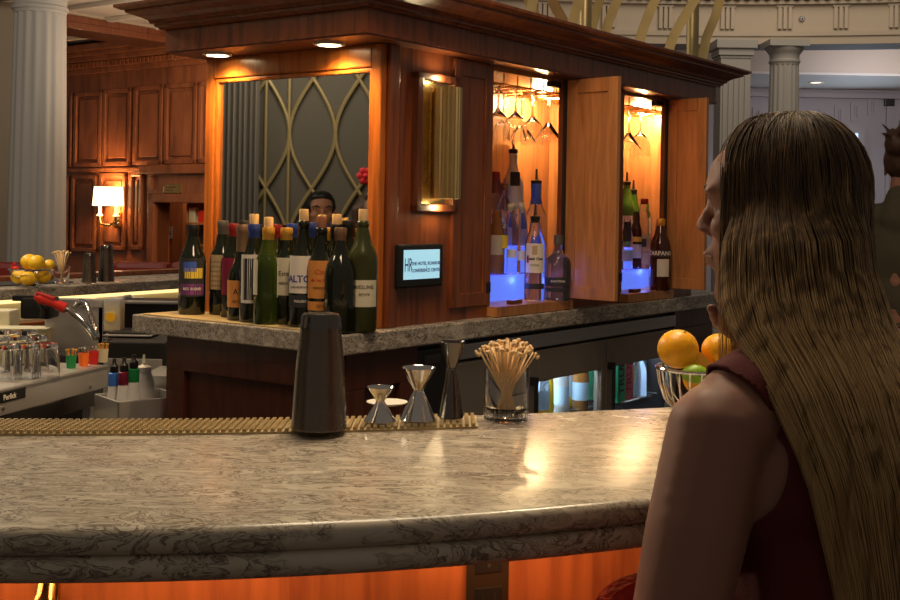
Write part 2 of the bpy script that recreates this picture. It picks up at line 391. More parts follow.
# room beyond the doorway with shelves of bottles and boxes
def WXd(px, dep):
    d = P(px, 206, 1.0)-Vector((0, 0, ZC)); n = WM.to_3x3() @ Vector((0, 1, 0)); t = (WO+n*dep-Vector((0, 0, ZC))).dot(n)/d.dot(n)
    return (WMi @ (Vector((0, 0, ZC))+d*t)).x
b = MB().box(dL-3.2, dR+1, 1.8, 1.9, 0, 2.6, WM).box(dR+.1, dR+.2, .15, 1.8, 0, 2.6, WM).box(dL-3.0, WXd(183, .8), .8, .85, 0, 2.6, WM)
struct(b.build('wall_far', 'wallwood'))
MB_sh = thing('shelf_unit', 'wooden shelf unit beyond the doorway behind the lone wine bottle', 'shelf', WM @ Vector((WXd(184, .95), .9, 0)), HA-PI/2)
sb = MB(); sb.box(0, .9, .28, .3, 0, 2.1).box(0, .03, 0, .3, 0, 2.1).box(.87, .9, 0, .3, 0, 2.1); sb.build('carcass', 'niche', MB_sh)
shz = [.75, .98, 1.21, 1.44]
for z in shz: MB().box(.03, .87, 0, .28, z-.02, z).build('shelf', 'niche', MB_sh)
rows = ['lowest', 'second', 'third', 'top']
for zi, z in enumerate(shz):
    for k in range(3):
        cm, cn = (('lred', 'red'), ('paper', 'white'), ('lorange', 'orange'), ('ldark', 'black'), ('lcream', 'cream'))[(k+zi*2) % 5]
        hh = .10+.03*((k*7+zi*3) % 4)
        o = MB().box(-.045, .045, -.03, .03, 0, hh, None, .004).box(-.03, .03, -.031, -.03, .02, .05).build('packaged_snack', cm)
        tag(o, '%s packet, %s from the left on the %s shelf beyond the doorway' % (cn, ('first', 'second', 'third')[k], rows[zi]), 'package', 'packages on the shelves beyond the doorway', MB_sh.matrix_basis @ Vector((.1+k*.15, .1, z)), HA-PI/2)
light('POINT', 'shop_light', WM @ Vector((WXd(193, .55), .55, 1.9)), 16, (1, .78, .5), .1)
def wall_item(px, py): x, z = WX(px, py); return WM @ Vector((x, 0, z))
p = wall_item(179, 189)
s_ = thing('brass_plaque', 'small brass plaque on the board above the doorway', 'sign', WM @ Vector((WX(177, 189)[0], -.05, WX(177, 189)[1]-.04)), HA-PI/2)
MB().box(-.125, .125, -.012, 0, 0, .085, None, .003).build('plate', 'brass', s_)
for i, r_ in enumerate(('', '')): MB().box(-.10, .06-i*.05, -.0135, -.012, .05-i*.03, .06-i*.03).build('engraved_line', 'hutdark', s_)
s_ = thing('notice_card', 'small grey notice card on the wood beside the doorway', 'sign', WM @ Vector((WXd(168, .78), .79, WX(168, 244)[1]+.02)), HA-PI/2)
MB().box(-.07, .07, -.01, 0, 0, .13, None, .003).build('card', 'steel', s_); MB().box(-.05, .05, -.012, -.01, .045, .065).build('text_line', 'ink', s_)

# wall sconce with two fabric shades
x, z = WX(122, 216)
sc = thing('wall_sconce', 'lit two-arm brass wall sconce with white shade on the wood panelling', 'wall lamp', WM @ Vector((x, -.03, z-.1)), HA-PI/2)
MB().lathe([(0, -.01), (.035, 0), (.05, .05), (.035, .10), (.045, .15), (.02, .19), (0, .21)], (0, -.02, -.02), 16).build('backplate', 'brass', sc)
for sx in (-1, 1):
    MB().tube([(0, -.03, .06), (sx*.06, -.08, .0), (sx*.12-.03, -.11, .02), (sx*.13-.04, -.11, .10)], .012, 8).build('arm', 'brass', sc)
    MB().lathe([(0, 0), (.035, .01), (.03, .02), (.016, .03), (.016, .14), (0, .14)], (sx*.13-.04, -.11, .09), 14).build('candle', 'candle', sc)
MB().lathe([(.155, 0), (.14, .19), (.137, .19), (.152, 0)], (-.04, -.11, .2), 24, closed=True).build('lamp_shade', 'shade', sc)
MB().sphere((0, -.06, .02), .03, 10).sphere((.05, -.07, .05), .02, 10).sphere((-.06, -.09, .03), .018, 10).build('crystal_drop', 'glass', sc)
light('POINT', 'sconce_light', WM @ Vector((x-.04, -.22, z+.22)), 17, (1, .58, .24), .08)

# beige wall at the far left, beam over the lounge, lounge ceiling
p0 = P(-60, 206, 9.6); p1 = P(22, 206, 9.6)
struct(MB().box(p0.x-1, p1.x, 9.6, 9.8, 0, 4).build('wall_side', 'beige'))
pa = P(63, 24, 10.2)
BMx = Matrix.Translation((pa.x, pa.y, 0)) @ Matrix.Rotation(HA, 4, 'Z')
zb = pa.z
b = MB().box(-.9, 4.5, 0, .35, zb+.05, 4.6, BMx)
struct(b.build('wall_beam', 'beige'))
b = MB(); 
b.box(-.9, 4.5, -.05, .40, zb-.03, zb+.03, BMx, .01).box(-.9, 4.5, -.03, .38, zb+.03, zb+.09, BMx, .01)
struct(b.build('trim_3', 'hutdark'))
b = MB()
for i, (z0, d) in enumerate(((3.17, .04), (3.22, .09), (3.27, .15), (3.32, .2))): b.box(-.9, 4.5, -d, 0, z0, z0+.05, BMx, .008)
struct(b.build('trim_4', 'cream'))
struct(MB().box(-4, 6, -.8, 2.6, 3.62, 3.7, BMx).build('ceiling_front', 'cream'))
cl = MB().box(-5, 3.0, -3.0, 0, ztop, ztop+.06, WM)
for i in range(5): cl.box(-5, 3.0, -.45-.55*i, -.38-.55*i, ztop-.04, ztop, WM, .008)
struct(cl.build('ceiling_left', 'white'))

def fluted_column(name, x, y, r, z0, z1, label, capital=True, mx=None):
    t = thing(name, label, 'column', (x, y, 0) if mx is None else (0, 0, 0))
    if mx is not None: t.matrix_world = mx
    n = 96; b = MB(); prof = [(r*(1-.14*((z-z0)/(z1-z0))**1.6), z) for z in np.linspace(z0+.12, z1, 9)]
    b.lathe(prof, (0, 0, 0), n, flute=.07, nf=16); b.build('shaft', 'column', t)
    MB().box(-r*1.3, r*1.3, -r*1.3, r*1.3, z0, z0+.06).lathe([(r*1.22, z0+.06), (r*1.25, z0+.09), (r*1.1, z0+.12), (r, z0+.14)], n=40).build('base', 'column', t)
    q = r*.86
    MB().lathe([(q, z1-.02), (q*1.02, z1), (q*1.08, z1+.01), (q*1.08, z1+.03), (q*1.02, z1+.04), (q*1.02, z1+.09), (q*1.12, z1+.11), (q*1.3, z1+.15), (q*1.32, z1+.17)], n=40).box(-q*1.38, q*1.38, -q*1.38, q*1.38, z1+.17, z1+.24).build('capital', 'column', t)
    return t
pc = P(37, 206, 9.0)
fluted_column('fluted_column', pc.x, pc.y, .222, 0, P(40, 12, 9).z, 'white fluted column at the far left beside the wood panelled wall')

# ---------------- rotunda entablature on the right, curved around the hut
ECX, ECY, ER = 2.2, 3.0, 10.2
def arcpts(r, a0, a1, n): return [(ECX+r*math.sin(a), ECY+r*math.cos(a)) for a in np.linspace(a0, a1, n)]
def band(r0, r1, z0, z1, a0=-.62, a1=.62, n=60):
    po = arcpts(r1, a0, a1, n); pi_ = arcpts(r0, a0, a1, n); b = MB()
    vs = []; fs = []
    for (ix, iy), (ox, oy) in zip(pi_, po): vs += [(ix, iy, z0), (ox, oy, z0), (ox, oy, z1), (ix, iy, z1)]
    for i in range(n-1):
        for k in range(4): fs.append((4*i+k, 4*i+(k+1)%4, 4*i+4+(k+1)%4, 4*i+4+k))
    fs += [(0, 1, 2, 3), (4*n-1, 4*n-2, 4*n-3, 4*n-4)]
    return b.add(vs, fs)
zA = P(760, 44, 13.1).z
e = MB()
for (r0, z0, z1) in ((ER, zA, zA+.09), (ER-.02, zA+.09, zA+.14), (ER+.03, zA+.14, zA+.44), (ER-.03, zA+.44, zA+.47), (ER-.02, zA+.55, zA+.58), (ER-.10, zA+.58, zA+.64), (ER-.16, zA+.64, zA+.72), (ER-.2, zA+.72, zA+.78)):
    q = band(r0, ER+.5, z0, z1); e.v, e.f, e.sm = e.v, e.f, e.sm; e.add(q.v, q.f)
q = band(ER+.03, ER+.5, zA+.47, zA+.56); e.add(q.v, q.f)
q = band(ER-.1, ER+.5, zA+.78, zA+3.2); e.add(q.v, q.f)
ent = struct(e.build('wall_back', 'cream'))
b = MB(); a = -.6
while a < .6:
    mx = Matrix.Translation((ECX+(ER-.05)*math.sin(a), ECY+(ER-.05)*math.cos(a), zA+.485)) @ Matrix.Rotation(-a, 4, 'Z'); b.box(-.03, .03, -.05, .1, 0, .065, mx); a += .0105
struct(b.build('trim_5', 'cream'))
for px in (485, 541, 605, 662, 724, 781.5, 837.5, 893):
    k = (px-CX)/F; r = ER+.03
    # solve ray/arc
    aa = k*k+1; bb = -2*(k*ECX+ECY); cc = ECX**2+ECY**2-r*r; Y = (-bb+math.sqrt(bb*bb-4*aa*cc))/(2*aa); X = k*Y; ang = math.atan2(X-ECX, Y-ECY)
    mx = Matrix.Translation((X, Y, zA+.17)) @ Matrix.Rotation(-ang, 4, 'Z')
    b = MB()
    for i in range(3): b.box(-.075+.055*i, -.035+.055*i, -.035, .03, 0, .24, mx, .006)
    b.box(-.09, .09, -.03, .03, .24, .265, mx).box(-.09, .09, -.03, .03, -.045, -.03, mx)
    b.build('triglyph', 'cream', ent)
pc = P(782, 200, 12.9); fluted_column('fluted_column', pc.x, pc.y, .18, 0, zA-.24, 'round fluted white column on the right behind the woman\'s head')
pc = P(730, 200, 12.95); 
t = thing('square_pillar', 'square fluted pillar just past the right end of the wooden cornice', 'column', (pc.x, pc.y, 0))
b = MB().box(-.16, .16, -.16, .16, 0, zA-.2)
for i in range(5): b.box(-.135+.058*i, -.105+.058*i, -.175, -.16, .2, zA-.33)
b.build('shaft', 'column', t)
MB().box(-.17, .17, -.17, .17, zA-.2, zA-.17).box(-.19, .19, -.19, .19, zA-.17, zA-.1).box(-.22, .22, -.22, .22, zA-.1, zA-.001, None, .01).build('capital', 'column', t)
MB().box(-.2, .2, -.2, .2, 0, .15).build('base', 'column', t)
# header board, blue lit ceiling strip and far wall with small panels
zH = P(850, 73, 15).z
struct(MB().box(2.0, 9, 15, 15.15, zH, zA+1.2).build('wall_header', 'cream'))
struct(MB().box(2.0, 9, 14.98, 16.8, zH-.03, zH).build('ceiling_right', 'white'))
struct(MB().box(0, 9, 16.7, 16.9, 0, 3.4).build('wall_right', 'hallwall'))
wr = bpy.data.objects['wall_right']
for px, y0, y1 in ((823, 109, 127), (839, 106, 125), (855, 103, 121), (872, 97, 116), (806, 112, 128), (790, 115, 128), (757, 108, 126)):
    p0 = P(px-5, y1, 16.7); p1 = P(px+5, y0, 16.7); b = MB(); t_ = .045
    for q in ((p0.x, p1.x, p0.z, p0.z+t_), (p0.x, p1.x, p1.z-t_, p1.z), (p0.x, p0.x+t_, p0.z+t_, p1.z-t_), (p1.x-t_, p1.x, p0.z+t_, p1.z-t_)): b.box(q[0], q[1], 16.682, 16.7, q[2], q[3])
    b.box(p0.x+.06, p1.x-.06, 16.69, 16.7, p0.z+.06, p1.z-.06); b.build('raised_panel', 'hallwall', wr)
pp = P(884, 87, 16.7); struct(MB().box(0, 9, 16.6, 16.7, P(840, 97, 16.7).z-.02, P(840, 97, 16.7).z+.05).build('trim_6', 'hallwall'))
MB().box(P(884, 300, 16.7).x-.02, P(884, 300, 16.7).x+.03, 16.66, 16.7, 0, P(884, 97, 16.7).z).build('stile', 'hallwall', wr)
p = P(890, 101, 16.64); v_ = thing('wall_speaker', 'small black square speaker high on the far right wall', 'speaker', (p.x, 16.7, p.z-.07))
MB().box(-.07, .07, -.06, 0, 0, .15, None, .01).build('housing', 'black', v_); MB().box(-.055, .055, -.065, -.06, .015, .135).build('grille', 'blackmat', v_)
p0 = P(838, 250, 16.6); p1 = P(864, 128, 16.6)
wn = MB(); t_ = .07
for q in ((p0.x, p1.x, p1.z-t_, p1.z), (p0.x, p0.x+t_, p0.z+t_, p1.z-t_), (p1.x-t_, p1.x, p0.z+t_, p1.z-t_), (p0.x, p1.x, p0.z, p0.z+t_)): wn.box(q[0], q[1], 16.58, 16.7, q[2], q[3])
wn = struct(wn.build('window_1', 'hallwall')); MB().box(p0.x+t_, p1.x-t_, 16.63, 16.66, p0.z+t_, p1.z-t_).build('pane', 'win', wn)
b = MB()
for k in range(1, 3): b.box(p0.x+t_+(p1.x-p0.x-2*t_)*k/3-.012, p0.x+t_+(p1.x-p0.x-2*t_)*k/3+.012, 16.6, 16.63, p0.z, p1.z)
b.build('muntin', 'hallwall', wn)
light('AREA', 'window_light', ((p0.x+p1.x)/2, 16.4, 2.0), 12, (.6, .78, 1), .5, (4.6, 13, 2.6))
p = P(816, 81, 15.8); p.z = zH-.03
dl = thing('recessed_light', 'small lit ceiling downlight beyond the round column on the right', 'ceiling light', p)
MB().lathe([(.10, 0), (.10, -.012), (.075, -.012), (.075, -.002)], n=24).build('trim_ring', 'white', dl); MB().lathe([(0, -.004), (.074, -.004), (.074, -.006), (0, -.006)], n=24).build('lens', 'lampsmall', dl)
light('SPOT', 'hall_downlight', p-Vector((0, 0, .05)), 30, (.8, .88, 1), .05, p-Vector((0, 0, 2)), angle=2.4)
p = P(807, 16, 12.9); sp = thing('sprinkler_head', 'small round sprinkler on the pale frieze high at the right', 'sprinkler', (p.x, ECY+math.sqrt((ER+.03)**2-(p.x-ECX)**2), p.z))
MB().lathe([(0, -.0), (.035, .0), (.035, .015), (.02, .03), (0, .03)], n=16, mx=Matrix.Rotation(PI/2, 4, 'X')).build('escutcheon', 'steel', sp); MB().sphere((0, -.03, 0), .013, 8).build('nozzle', 'capgrey', sp)

# ---------------- what the mirror shows: charcoal wall with gold tracery, pleated drape (real things to the left of the camera's view)
YV = 10.0
def mir(px, py, Y): return mirror_point(P(px, py, Y))
m0 = mir(190, 200, YV); m1 = mir(420, 200, YV)
dirx = Vector((m1.x-m0.x, m1.y-m0.y, 0)).normalized()
VM = Matrix.Translation((m0.x, m0.y, 0)) @ Matrix(((dirx.x, -dirx.y, 0, 0), (dirx.y, dirx.x, 0, 0), (0, 0, 1, 0), (0, 0, 0, 1)))
VMi = VM.inverted(); L_ = (m1-m0).length
side = 1 if (VMi @ H(-1, .3, 1)).y > 0 else -1
struct(MB().box(-3, L_+3, min(0, -side*.1), max(0, -side*.1), 0, 4.2, VM).build('wall_mirrored', 'greywall'))
tr = thing('gold_tracery', 'interlaced gold curved bars on the dark wall seen in the mirror', 'wall decoration', (m0.x, m0.y, 0)); tr.matrix_world = VM
def vz(py): return P(300, py, YV).z
k_ = YV/F
for k in range(-1, 5):
    for sgn in (1, -1):
        pts = []
        for i in range(41):
            cy = -60+i*22    # crop rows of the study; waist at photo row 136
            py = cy/2.727
            px = 120+(400+125*k+sgn*62*math.cos(PI*(cy-365)/300))/2.727
            pts.append(((px-190)*k_, side*.03, vz(py)))
        MB().tube(pts, .016, 6).build('curved_bar', 'gold', tr)
for px in (266, 289): MB().tube([((px-190)*k_, side*.03, .6), ((px-190)*k_, side*.03, 3.3)], .014, 6).build('straight_bar', 'gold', tr)
dr = MB(); vs = []; fs = []; n = 120
for i in range(n+1):
    x = (196+68*i/n-190)*k_; y = side*(.28+.045*math.sin(i*2*PI/9.5)); vs += [(x, y, .02), (x, y, 3.5), (x, y+side*.02, 3.5), (x, y+side*.02, .02)]
for i in range(n):
    for k in range(4): fs.append((4*i+k, 4*i+(k+1)%4, 4*i+4+(k+1)%4, 4*i+4+k))
fs += [(0, 1, 2, 3), (4*n, 4*n+1, 4*n+2, 4*n+3)]
dr.add(vs, fs, True); d = dr.build('pleated_drape', 'drape'); tag(d, 'grey pleated drape seen at the left side of the mirror', 'curtain'); d.matrix_world = VM
lp = mir(290, 90, 8.6); light('AREA', 'mirror_room_fill', (lp.x, lp.y, 3.4), 60, (1, .84, .6), 1.2, tuple(mir(300, 150, YV)))  # unseen fill added to light the mirrored wall

# ================================================================ THE HUT (display cabinet in the middle of the bar)
hut = thing('display_cabinet', 'cherry wood back bar cabinet with mirror, lit niches and heavy cornice', 'cabinet', HB, HA)
ZS = 1.80; ZT = 1.08
n1a, n1b = A_at(492, 0), A_at(562, 0); n2a, n2b = A_at(623, 0), A_at(664, 0); HR = 1.83; HD = .645; n1i = 1.19; n2i = 1.79; ND = .245
b = MB()
b.box(0, n1a-.02, 0, HD, ZT, ZS).box(n1i+.02, n2a-.02, 0, HD, ZT, ZS).box(n2i+.02, HR, 0, HD, ZT, ZS)
b.box(n1b, n1i+.02, 0, .018, ZT, ZS).box(n2b, n2i+.02, 0, .018, ZT, ZS)
b.box(n1a-.02, n1i+.02, ND+.025, HD, ZT, ZS).box(n2a-.02, n2i+.02, ND+.025, HD, ZT, ZS)
b.build('body', 'hut', hut)
for a0, a1, ai in ((n1a, n1b, n1i), (n2a, n2b, n2i)):
    b = MB(); b.box(a0-.018, a0, .002, ND, ZT+.03, ZS-.012).box(ai, ai+.018, .018, ND, ZT+.03, ZS-.012).box(a0-.018, ai+.018, ND, ND+.02, ZT+.03, ZS-.012)
    b.box(a0-.018, a1+.018, -.035, .02, ZT+.002, ZT+.03).box(a0-.018, ai+.018, .02, ND, ZT+.002, ZT+.03)
    b.box(a0-.018, ai+.018, .018, ND, ZS-.012, ZS)
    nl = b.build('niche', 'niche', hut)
# pilaster boards on the body
b = MB()
b.box(.0, .04, -.012, 0, ZT, ZS, None, .003)
b.build('corner_board', 'hut', hut)
# fascia + crown
b = MB().box(-.153, 1.887, -.061, HD+.02, ZS, ZS+.065); b.box(-.157, 1.891, -.065, HD+.024, ZS+.004, ZS+.012)
b.build('fascia', 'hut', hut)
prof = [(.0, 0), (.012, .0), (.014, .010), (.022, .016), (.022, .026), (.030, .030), (.034, .046), (.048, .060), (.068, .074), (.078, .082), (.078, .092), (.086, .094), (.100, .106), (.100, .120), (.0, .124)]
prof = [(o_, z_*.54) for o_, z_ in prof]
vs = []; fs = []
for o_, z_ in prof:
    vs += [(-.153-o_, -.061-o_, ZS+.065+z_), (1.887+o_, -.061-o_, ZS+.065+z_), (1.887+o_, HD+.02+o_, ZS+.065+z_), (-.153-o_, HD+.02+o_, ZS+.065+z_)]
m_ = len(prof)
for i in range(m_-1):
    for k in range(4): fs.append((4*i+k, 4*i+(k+1)%4, 4*i+4+(k+1)%4, 4*i+4+k))
fs += [(3, 2, 1, 0), tuple(4*(m_-1)+k for k in range(4))]
MB().add(vs, fs).build('crown_moulding', 'hut', hut)
# mirror with frame on the left face
fw = .033
b = MB()
for (y0, y1, z0, z1) in ((0, fw, ZT, ZS), (HD-fw, HD, ZT, ZS), (fw, HD-fw, ZS-.058, ZS), (fw, HD-fw, ZT, ZT+.03)): b.box(-.022, 0, y0, y1, z0, z1, None, .004)
for (y0, y1, z0, z1) in ((fw, fw+.012, ZT+.03, ZS-.058), (HD-fw-.012, HD-fw, ZT+.03, ZS-.058), (fw, HD-fw, ZS-.07, ZS-.058)): b.box(-.016, 0, y0, y1, z0, z1, None, .004)
b.build('mirror_frame', 'frame', hut)
mg = MB().box(-.005, -.001, fw, HD-fw, ZT+.03, ZS-.058).build('mirror_glass', 'mirror', hut)
# niche doors
def door(ha, length, ang, hinge, label, handle=True):
    t = MB(); z0, z1 = ZT+.035, ZS-.004
    dx = math.cos(ang); dy = math.sin(ang)
    mx = Matrix.Translation((ha, -.004, 0)) @ Matrix.Rotation(ang, 4, 'Z')
    th = .018; s = 1 if hinge == 'R' else -1
    y0, y1 = (0, th*s) if s > 0 else (-th, 0)
    f = .038
    for (x0, x1, a0, a1) in ((0, f, z0, z1), (length-f, length, z0, z1), (f, length-f, z0, z0+f), (f, length-f, z1-f*1.15, z1)): t.box(x0, x1, y0, y1, a0, a1, mx, .002)
    t.box(f, length-f, y0+.005, y1-.005, z0+f, z1-f*1.15, mx)
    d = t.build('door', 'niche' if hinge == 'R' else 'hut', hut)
    for zz in (z0+.035,): MB().box(.0, .022, y0-.012, y1+.002, zz, zz+.03, mx, .002).box(.006, .014, y0-.016, y0-.012, zz+.008, zz+.022, mx).build('hinge', 'black', d)
    if handle:
        MB().tube([mx @ Vector((length-.02, y0-.002, 1.44)), mx @ Vector((length-.02, y0-.016, 1.445)), mx @ Vector((length-.02, y0-.016, 1.475)), mx @ Vector((length-.02, y0-.002, 1.48))], .003, 6).build('handle', 'gun', d)
    return d
L1 = (n1b-n1a)/2; L2 = (n2b-n2a)/2
door(n1b+.012, L1, -math.radians(98), 'R', '', False); door(n2b+.012, L2, -math.radians(96), 'R', '', False)
door(n1a-.008, L1, -math.radians(178), 'L', ''); door(n2a-.008, L2, -math.radians(178), 'L', '')
# black strips standing in for shade in the gaps beside the right-hand doors
for a in (n1b, n2b): MB().box(a-.004, a+.012, -.006, .0, ZT+.03, ZS-.004).build('gap_shade', 'blackmat', hut)
for a in (n1b, n2b): MB().box(a-.055, a-.003, .01, .03, ZS-.03, ZS-.0125).box(a-.05, a-.008, .008, .01, ZS-.026, ZS-.016).build('door_closer', 'black', hut)
for a0, a1 in ((n1a, n1i), (n2a, n2i)):
    # brass hanging rack for stemware, and puck light
    r = MB()
    n = 9 if a1-a0 > .6 else 7
    for i in range(n+1):
        x = a0+.02+(a1-a0-.04)*i/n
        r.tube([(x, .02, ZS-.045), (x, .22, ZS-.045)], .003, 6); r.tube([(x, .03, ZS-.045), (x, .03, ZS-.013)], .0025, 6); r.tube([(x, .21, ZS-.045), (x, .21, ZS-.013)], .0025, 6)
    r.tube([(a0+.02, .03, ZS-.045), (a1-.02, .03, ZS-.045)], .003, 6).build('glass_rack', 'brass', hut)
    mx_ = A_at(540 if a0 < 1 else 640, .15)
    MB().lathe([(0, -.002), (.034, -.002), (.034, -.012), (.028, -.012), (.028, -.010), (0, -.010)], (mx_, .15, ZS-.012), 24).build('puck_light', 'lampw', hut)
    light('POINT', 'niche_light', H(mx_, .15, ZS-.05), 8, (1, .70, .33), .02)
for bb in (.53, .12):
    d = hutthing('recessed_light', 'lit round downlight in the soffit above the %s end of the mirror' % ('left' if bb > .3 else 'right'), 'ceiling light', -.085, bb, ZS-.007)
    MB().lathe([(.040, .007), (.040, .002), (.032, 0), (.029, .003), (.029, .007)], n=28).build('trim_ring', 'white', d)
    MB().lathe([(0, .004), (.028, .004), (.028, .001), (0, .001)], n=28).build('lens', 'lampw', d)
    light('SPOT', 'soffit_spot', H(-.082, bb, ZS-.012), 14, (1, .62, .24), .02, H(-.04, bb, 1.0), angle=2.5, blend=.8)

# brass cage of ribs standing on the roof
ZR = ZS+.065+.066
cg = hutthing('brass_cage', 'tall curved brass ribs rising like a cage from the roof of the cabinet', 'roof ornament', 0, 0, ZR)
cg.location.z = 0
CGi = Matrix.Rotation(-HA, 4, 'Z') @ Matrix.Translation(-Vector((HB.x, HB.y, 0)))
def rib(pxs, Y, wd=.032, th=.010):
    pts = [P(a, b_, Y) for a, b_ in pxs]
    # extend down to roof level
    d0 = (pts[0]-pts[1]); k = (pts[0].z-ZR)/(-d0.z) if d0.z else 0
    pts = [pts[0]+d0*k]+pts
    q = []
    for i in range(len(pts)-1):
        for s_ in range(6):
            t = s_/6; p_1 = pts[max(i-1, 0)]; p_2 = pts[i]; p_3 = pts[i+1]; p_4 = pts[min(i+2, len(pts)-1)]
            q.append(.5*((2*p_2)+(-p_1+p_3)*t+(2*p_1-5*p_2+4*p_3-p_4)*t*t+(-p_1+3*p_2-3*p_3+p_4)*t**3))
    q.append(pts[-1])
    b = MB(); vs = []; fs = []
    for i, p_ in enumerate(q):
        t = (q[min(i+1, len(q)-1)]-q[max(i-1, 0)]).normalized(); nx = t.cross(Vector((0, 1, 0))).normalized(); ny = Vector((0, 1, 0))
        for (sx, sy) in ((-1, -1), (1, -1), (1, 1), (-1, 1)): vs.append(p_+nx*sx*wd/2+ny*sy*th/2+ny*sx*wd*.3)
    for i in range(len(q)-1):
        for k in range(4): fs.append((4*i+k, 4*i+(k+1)%4, 4*i+4+(k+1)%4, 4*i+4+k))
    fs += [(3, 2, 1, 0), tuple(4*(len(q)-1)+k for k in range(4))]
    b.add(vs, fs, False, CGi); b.build('rib', 'brassdull', cg)
for pxs, Y in (([(530, 12), (534, -4), (540, -40)], 3.9), ([(572, 24), (577, 6), (586, -25), (600, -60)], 4.0), ([(605, 34), (610, 18), (620, -6), (634, -35)], 4.1),
               ([(639, 44), (643, 30), (654, 2), (672, -30)], 4.2), ([(668, 53), (673, 38), (686, 14), (704, -14)], 4.3), ([(704, 50), (707, 36), (716, 14), (722, -10)], 4.7),
               ([(562, 19), (553, 2), (545, -20)], 4.1), ([(592, 28), (596, 12), (605, -16)], 4.4), ([(531, 5), (526, -8), (520, -30)], 4.2)):
    rib(pxs, Y)
for px, Y in ((692.5, 4.55), (585, 4.35)):
    p = P(px, 40, Y); MB().lathe([(.030, ZR), (.030, ZR+.02), (.0235, ZR+.03), (.0235, ZR+.9), (0, ZR+.9)], (p.x, p.y, 0), 20, mx=CGi).build('post', 'brassdull', cg)
for px in (610,):
    p = P(px-4, 25, 4.6); MB().box(p.x-.03, p.x+.03, p.y-.03, p.y+.03, ZR, ZR+.10, CGi, .006).build('transformer_box', 'black', cg)

# sconce on the pillar
ls = hutthing('wall_sconce', 'tall brass half-cylinder wall light on the wood pillar beside the mirror', 'wall lamp', (A_at(410, 0)+A_at(451, 0))/2, 0, 1.377)
hw = (A_at(451, 0)-A_at(410, 0))/2; hh = 1.742-1.377
b = MB()
for (x0, x1, z0, z1) in ((-hw, -hw+.022, 0, hh), (hw-.022, hw, 0, hh), (-hw, hw, 0, .02), (-hw, hw, hh-.02, hh)): b.box(x0, x1, -.022, 0, z0, z1, None, .003)
b.build('wood_frame', 'hutdark', ls)
MB().box(-hw+.022, hw-.022, -.008, 0, .02, hh-.02).build('backplate', 'brass', ls)
MB().lathe([(.036, .035), (.036, hh-.035), (.030, hh-.035), (.030, .035)], (.018, -.04, 0), 64, closed=True, flute=.14, nf=20).build('fluted_shade', 'brassdull', ls)
for z in (.04, hh-.046): MB().lathe([(0, 0), (.029, 0), (.029, .006), (0, .006)], (.018, -.04, z), 20).build('lens', 'lampsmall', ls)
for z in (1.377+.012, 1.377+hh-.012): light('POINT', 'sconce_glow', ls.matrix_basis @ Vector((.0, -.035, z-1.377)), .35, (1, .75, .4), .008)

# tablet
ta = hutthing('wall_tablet', 'small black-framed touch screen on the wood pillar below the brass wall light', 'screen', (A_at(398, -.02)+A_at(443.5, -.02))/2, 0, 1.18)
tw = (A_at(443.5, -.02)-A_at(398, -.02))/2; th_ = .112
MB().box(-tw, tw, -.022, 0, 0, th_, None, .005).build('housing', 'black', ta)
MB().box(-tw+.024, tw-.018, -.0235, -.021, .022, th_-.014).build('display', 'screen', ta)
text_flat('THE HOTEL ROANOKE', .0125, 'inkblue', ta, (.022, -.0238, .062), bold=.0002); text_flat('CONFERENCE CENTER', .0125, 'inkblue', ta, (.022, -.0238, .044), bold=.0002)
text_flat('&', .006, 'inkblue', ta, (.022, -.0238, .053)); text_flat('HR', .05, 'inkblue', ta, (-.055, -.0238, .058), name='monogram', squash=.5)

# ---------------- shelf countertop around the hut
ct = MB(); 
ct.prism([(-.195, -.042), (2.07, -.042), (2.07, .735), (-.195, .735)], ZT-.05, ZT)
o = ct.build('marble_countertop', 'marble2'); tag(o, 'grey veined marble countertop around the base of the wooden display cabinet', 'countertop', None, HB, HA)
bv = o.modifiers.new('bevel', 'BEVEL'); bv.width = .004; bv.segments = 2
o = MB().box(-.188, -.024, .04, .70, 0, .004, None, .002).build('bar_mat', 'mat'); tag(o, 'tan ribbed service mat under the wine bottles', 'mat', None, H(0, 0, ZT), HA)
# base cabinet below (left side and corner) and end
bc = thing('base_cabinet', 'dark cherry wood base cabinet with recessed panels under the marble shelf', 'cabinet', HB, HA)
fr0 = A_at(416, -.0)
b = MB().box(-.155, fr0-.004, -.002, .62, .0, ZT-.05); b.build('body', 'base', bc)
def framed(mx, w0, w1, z0, z1):
    b = MB()
    for (x0, x1, a0, a1) in ((w0, w1, z1-.09, z1), (w0, w0+.07, z0, z1-.09), (w1-.07, w1, z0, z1-.09), (w0+.07, w1-.07, z0, z0+.1)): b.box(x0, x1, -.014, 0, a0, a1, mx, .002)
    return b.build('panel_frame', 'base', bc)
framed(Matrix.Translation((-.155, 0, 0)) @ Matrix.Rotation(-PI/2, 4, 'Z'), -.62, .002, .1, ZT-.052)
framed(Matrix.Translation((0, -.002, 0)), -.155, fr0-.004, .1, ZT-.052)
eb = A_at(676, 0)
o = MB().box(eb+.004, 2.03, .0, .6, 0, ZT-.05).box(eb+.03, 2.0, -.012, 0, .1, ZT-.12).build('end_cabinet', 'base'); tag(o, 'brown wooden cabinet under the marble shelf right of the glass-door cooler', 'cabinet', None, HB, HA)

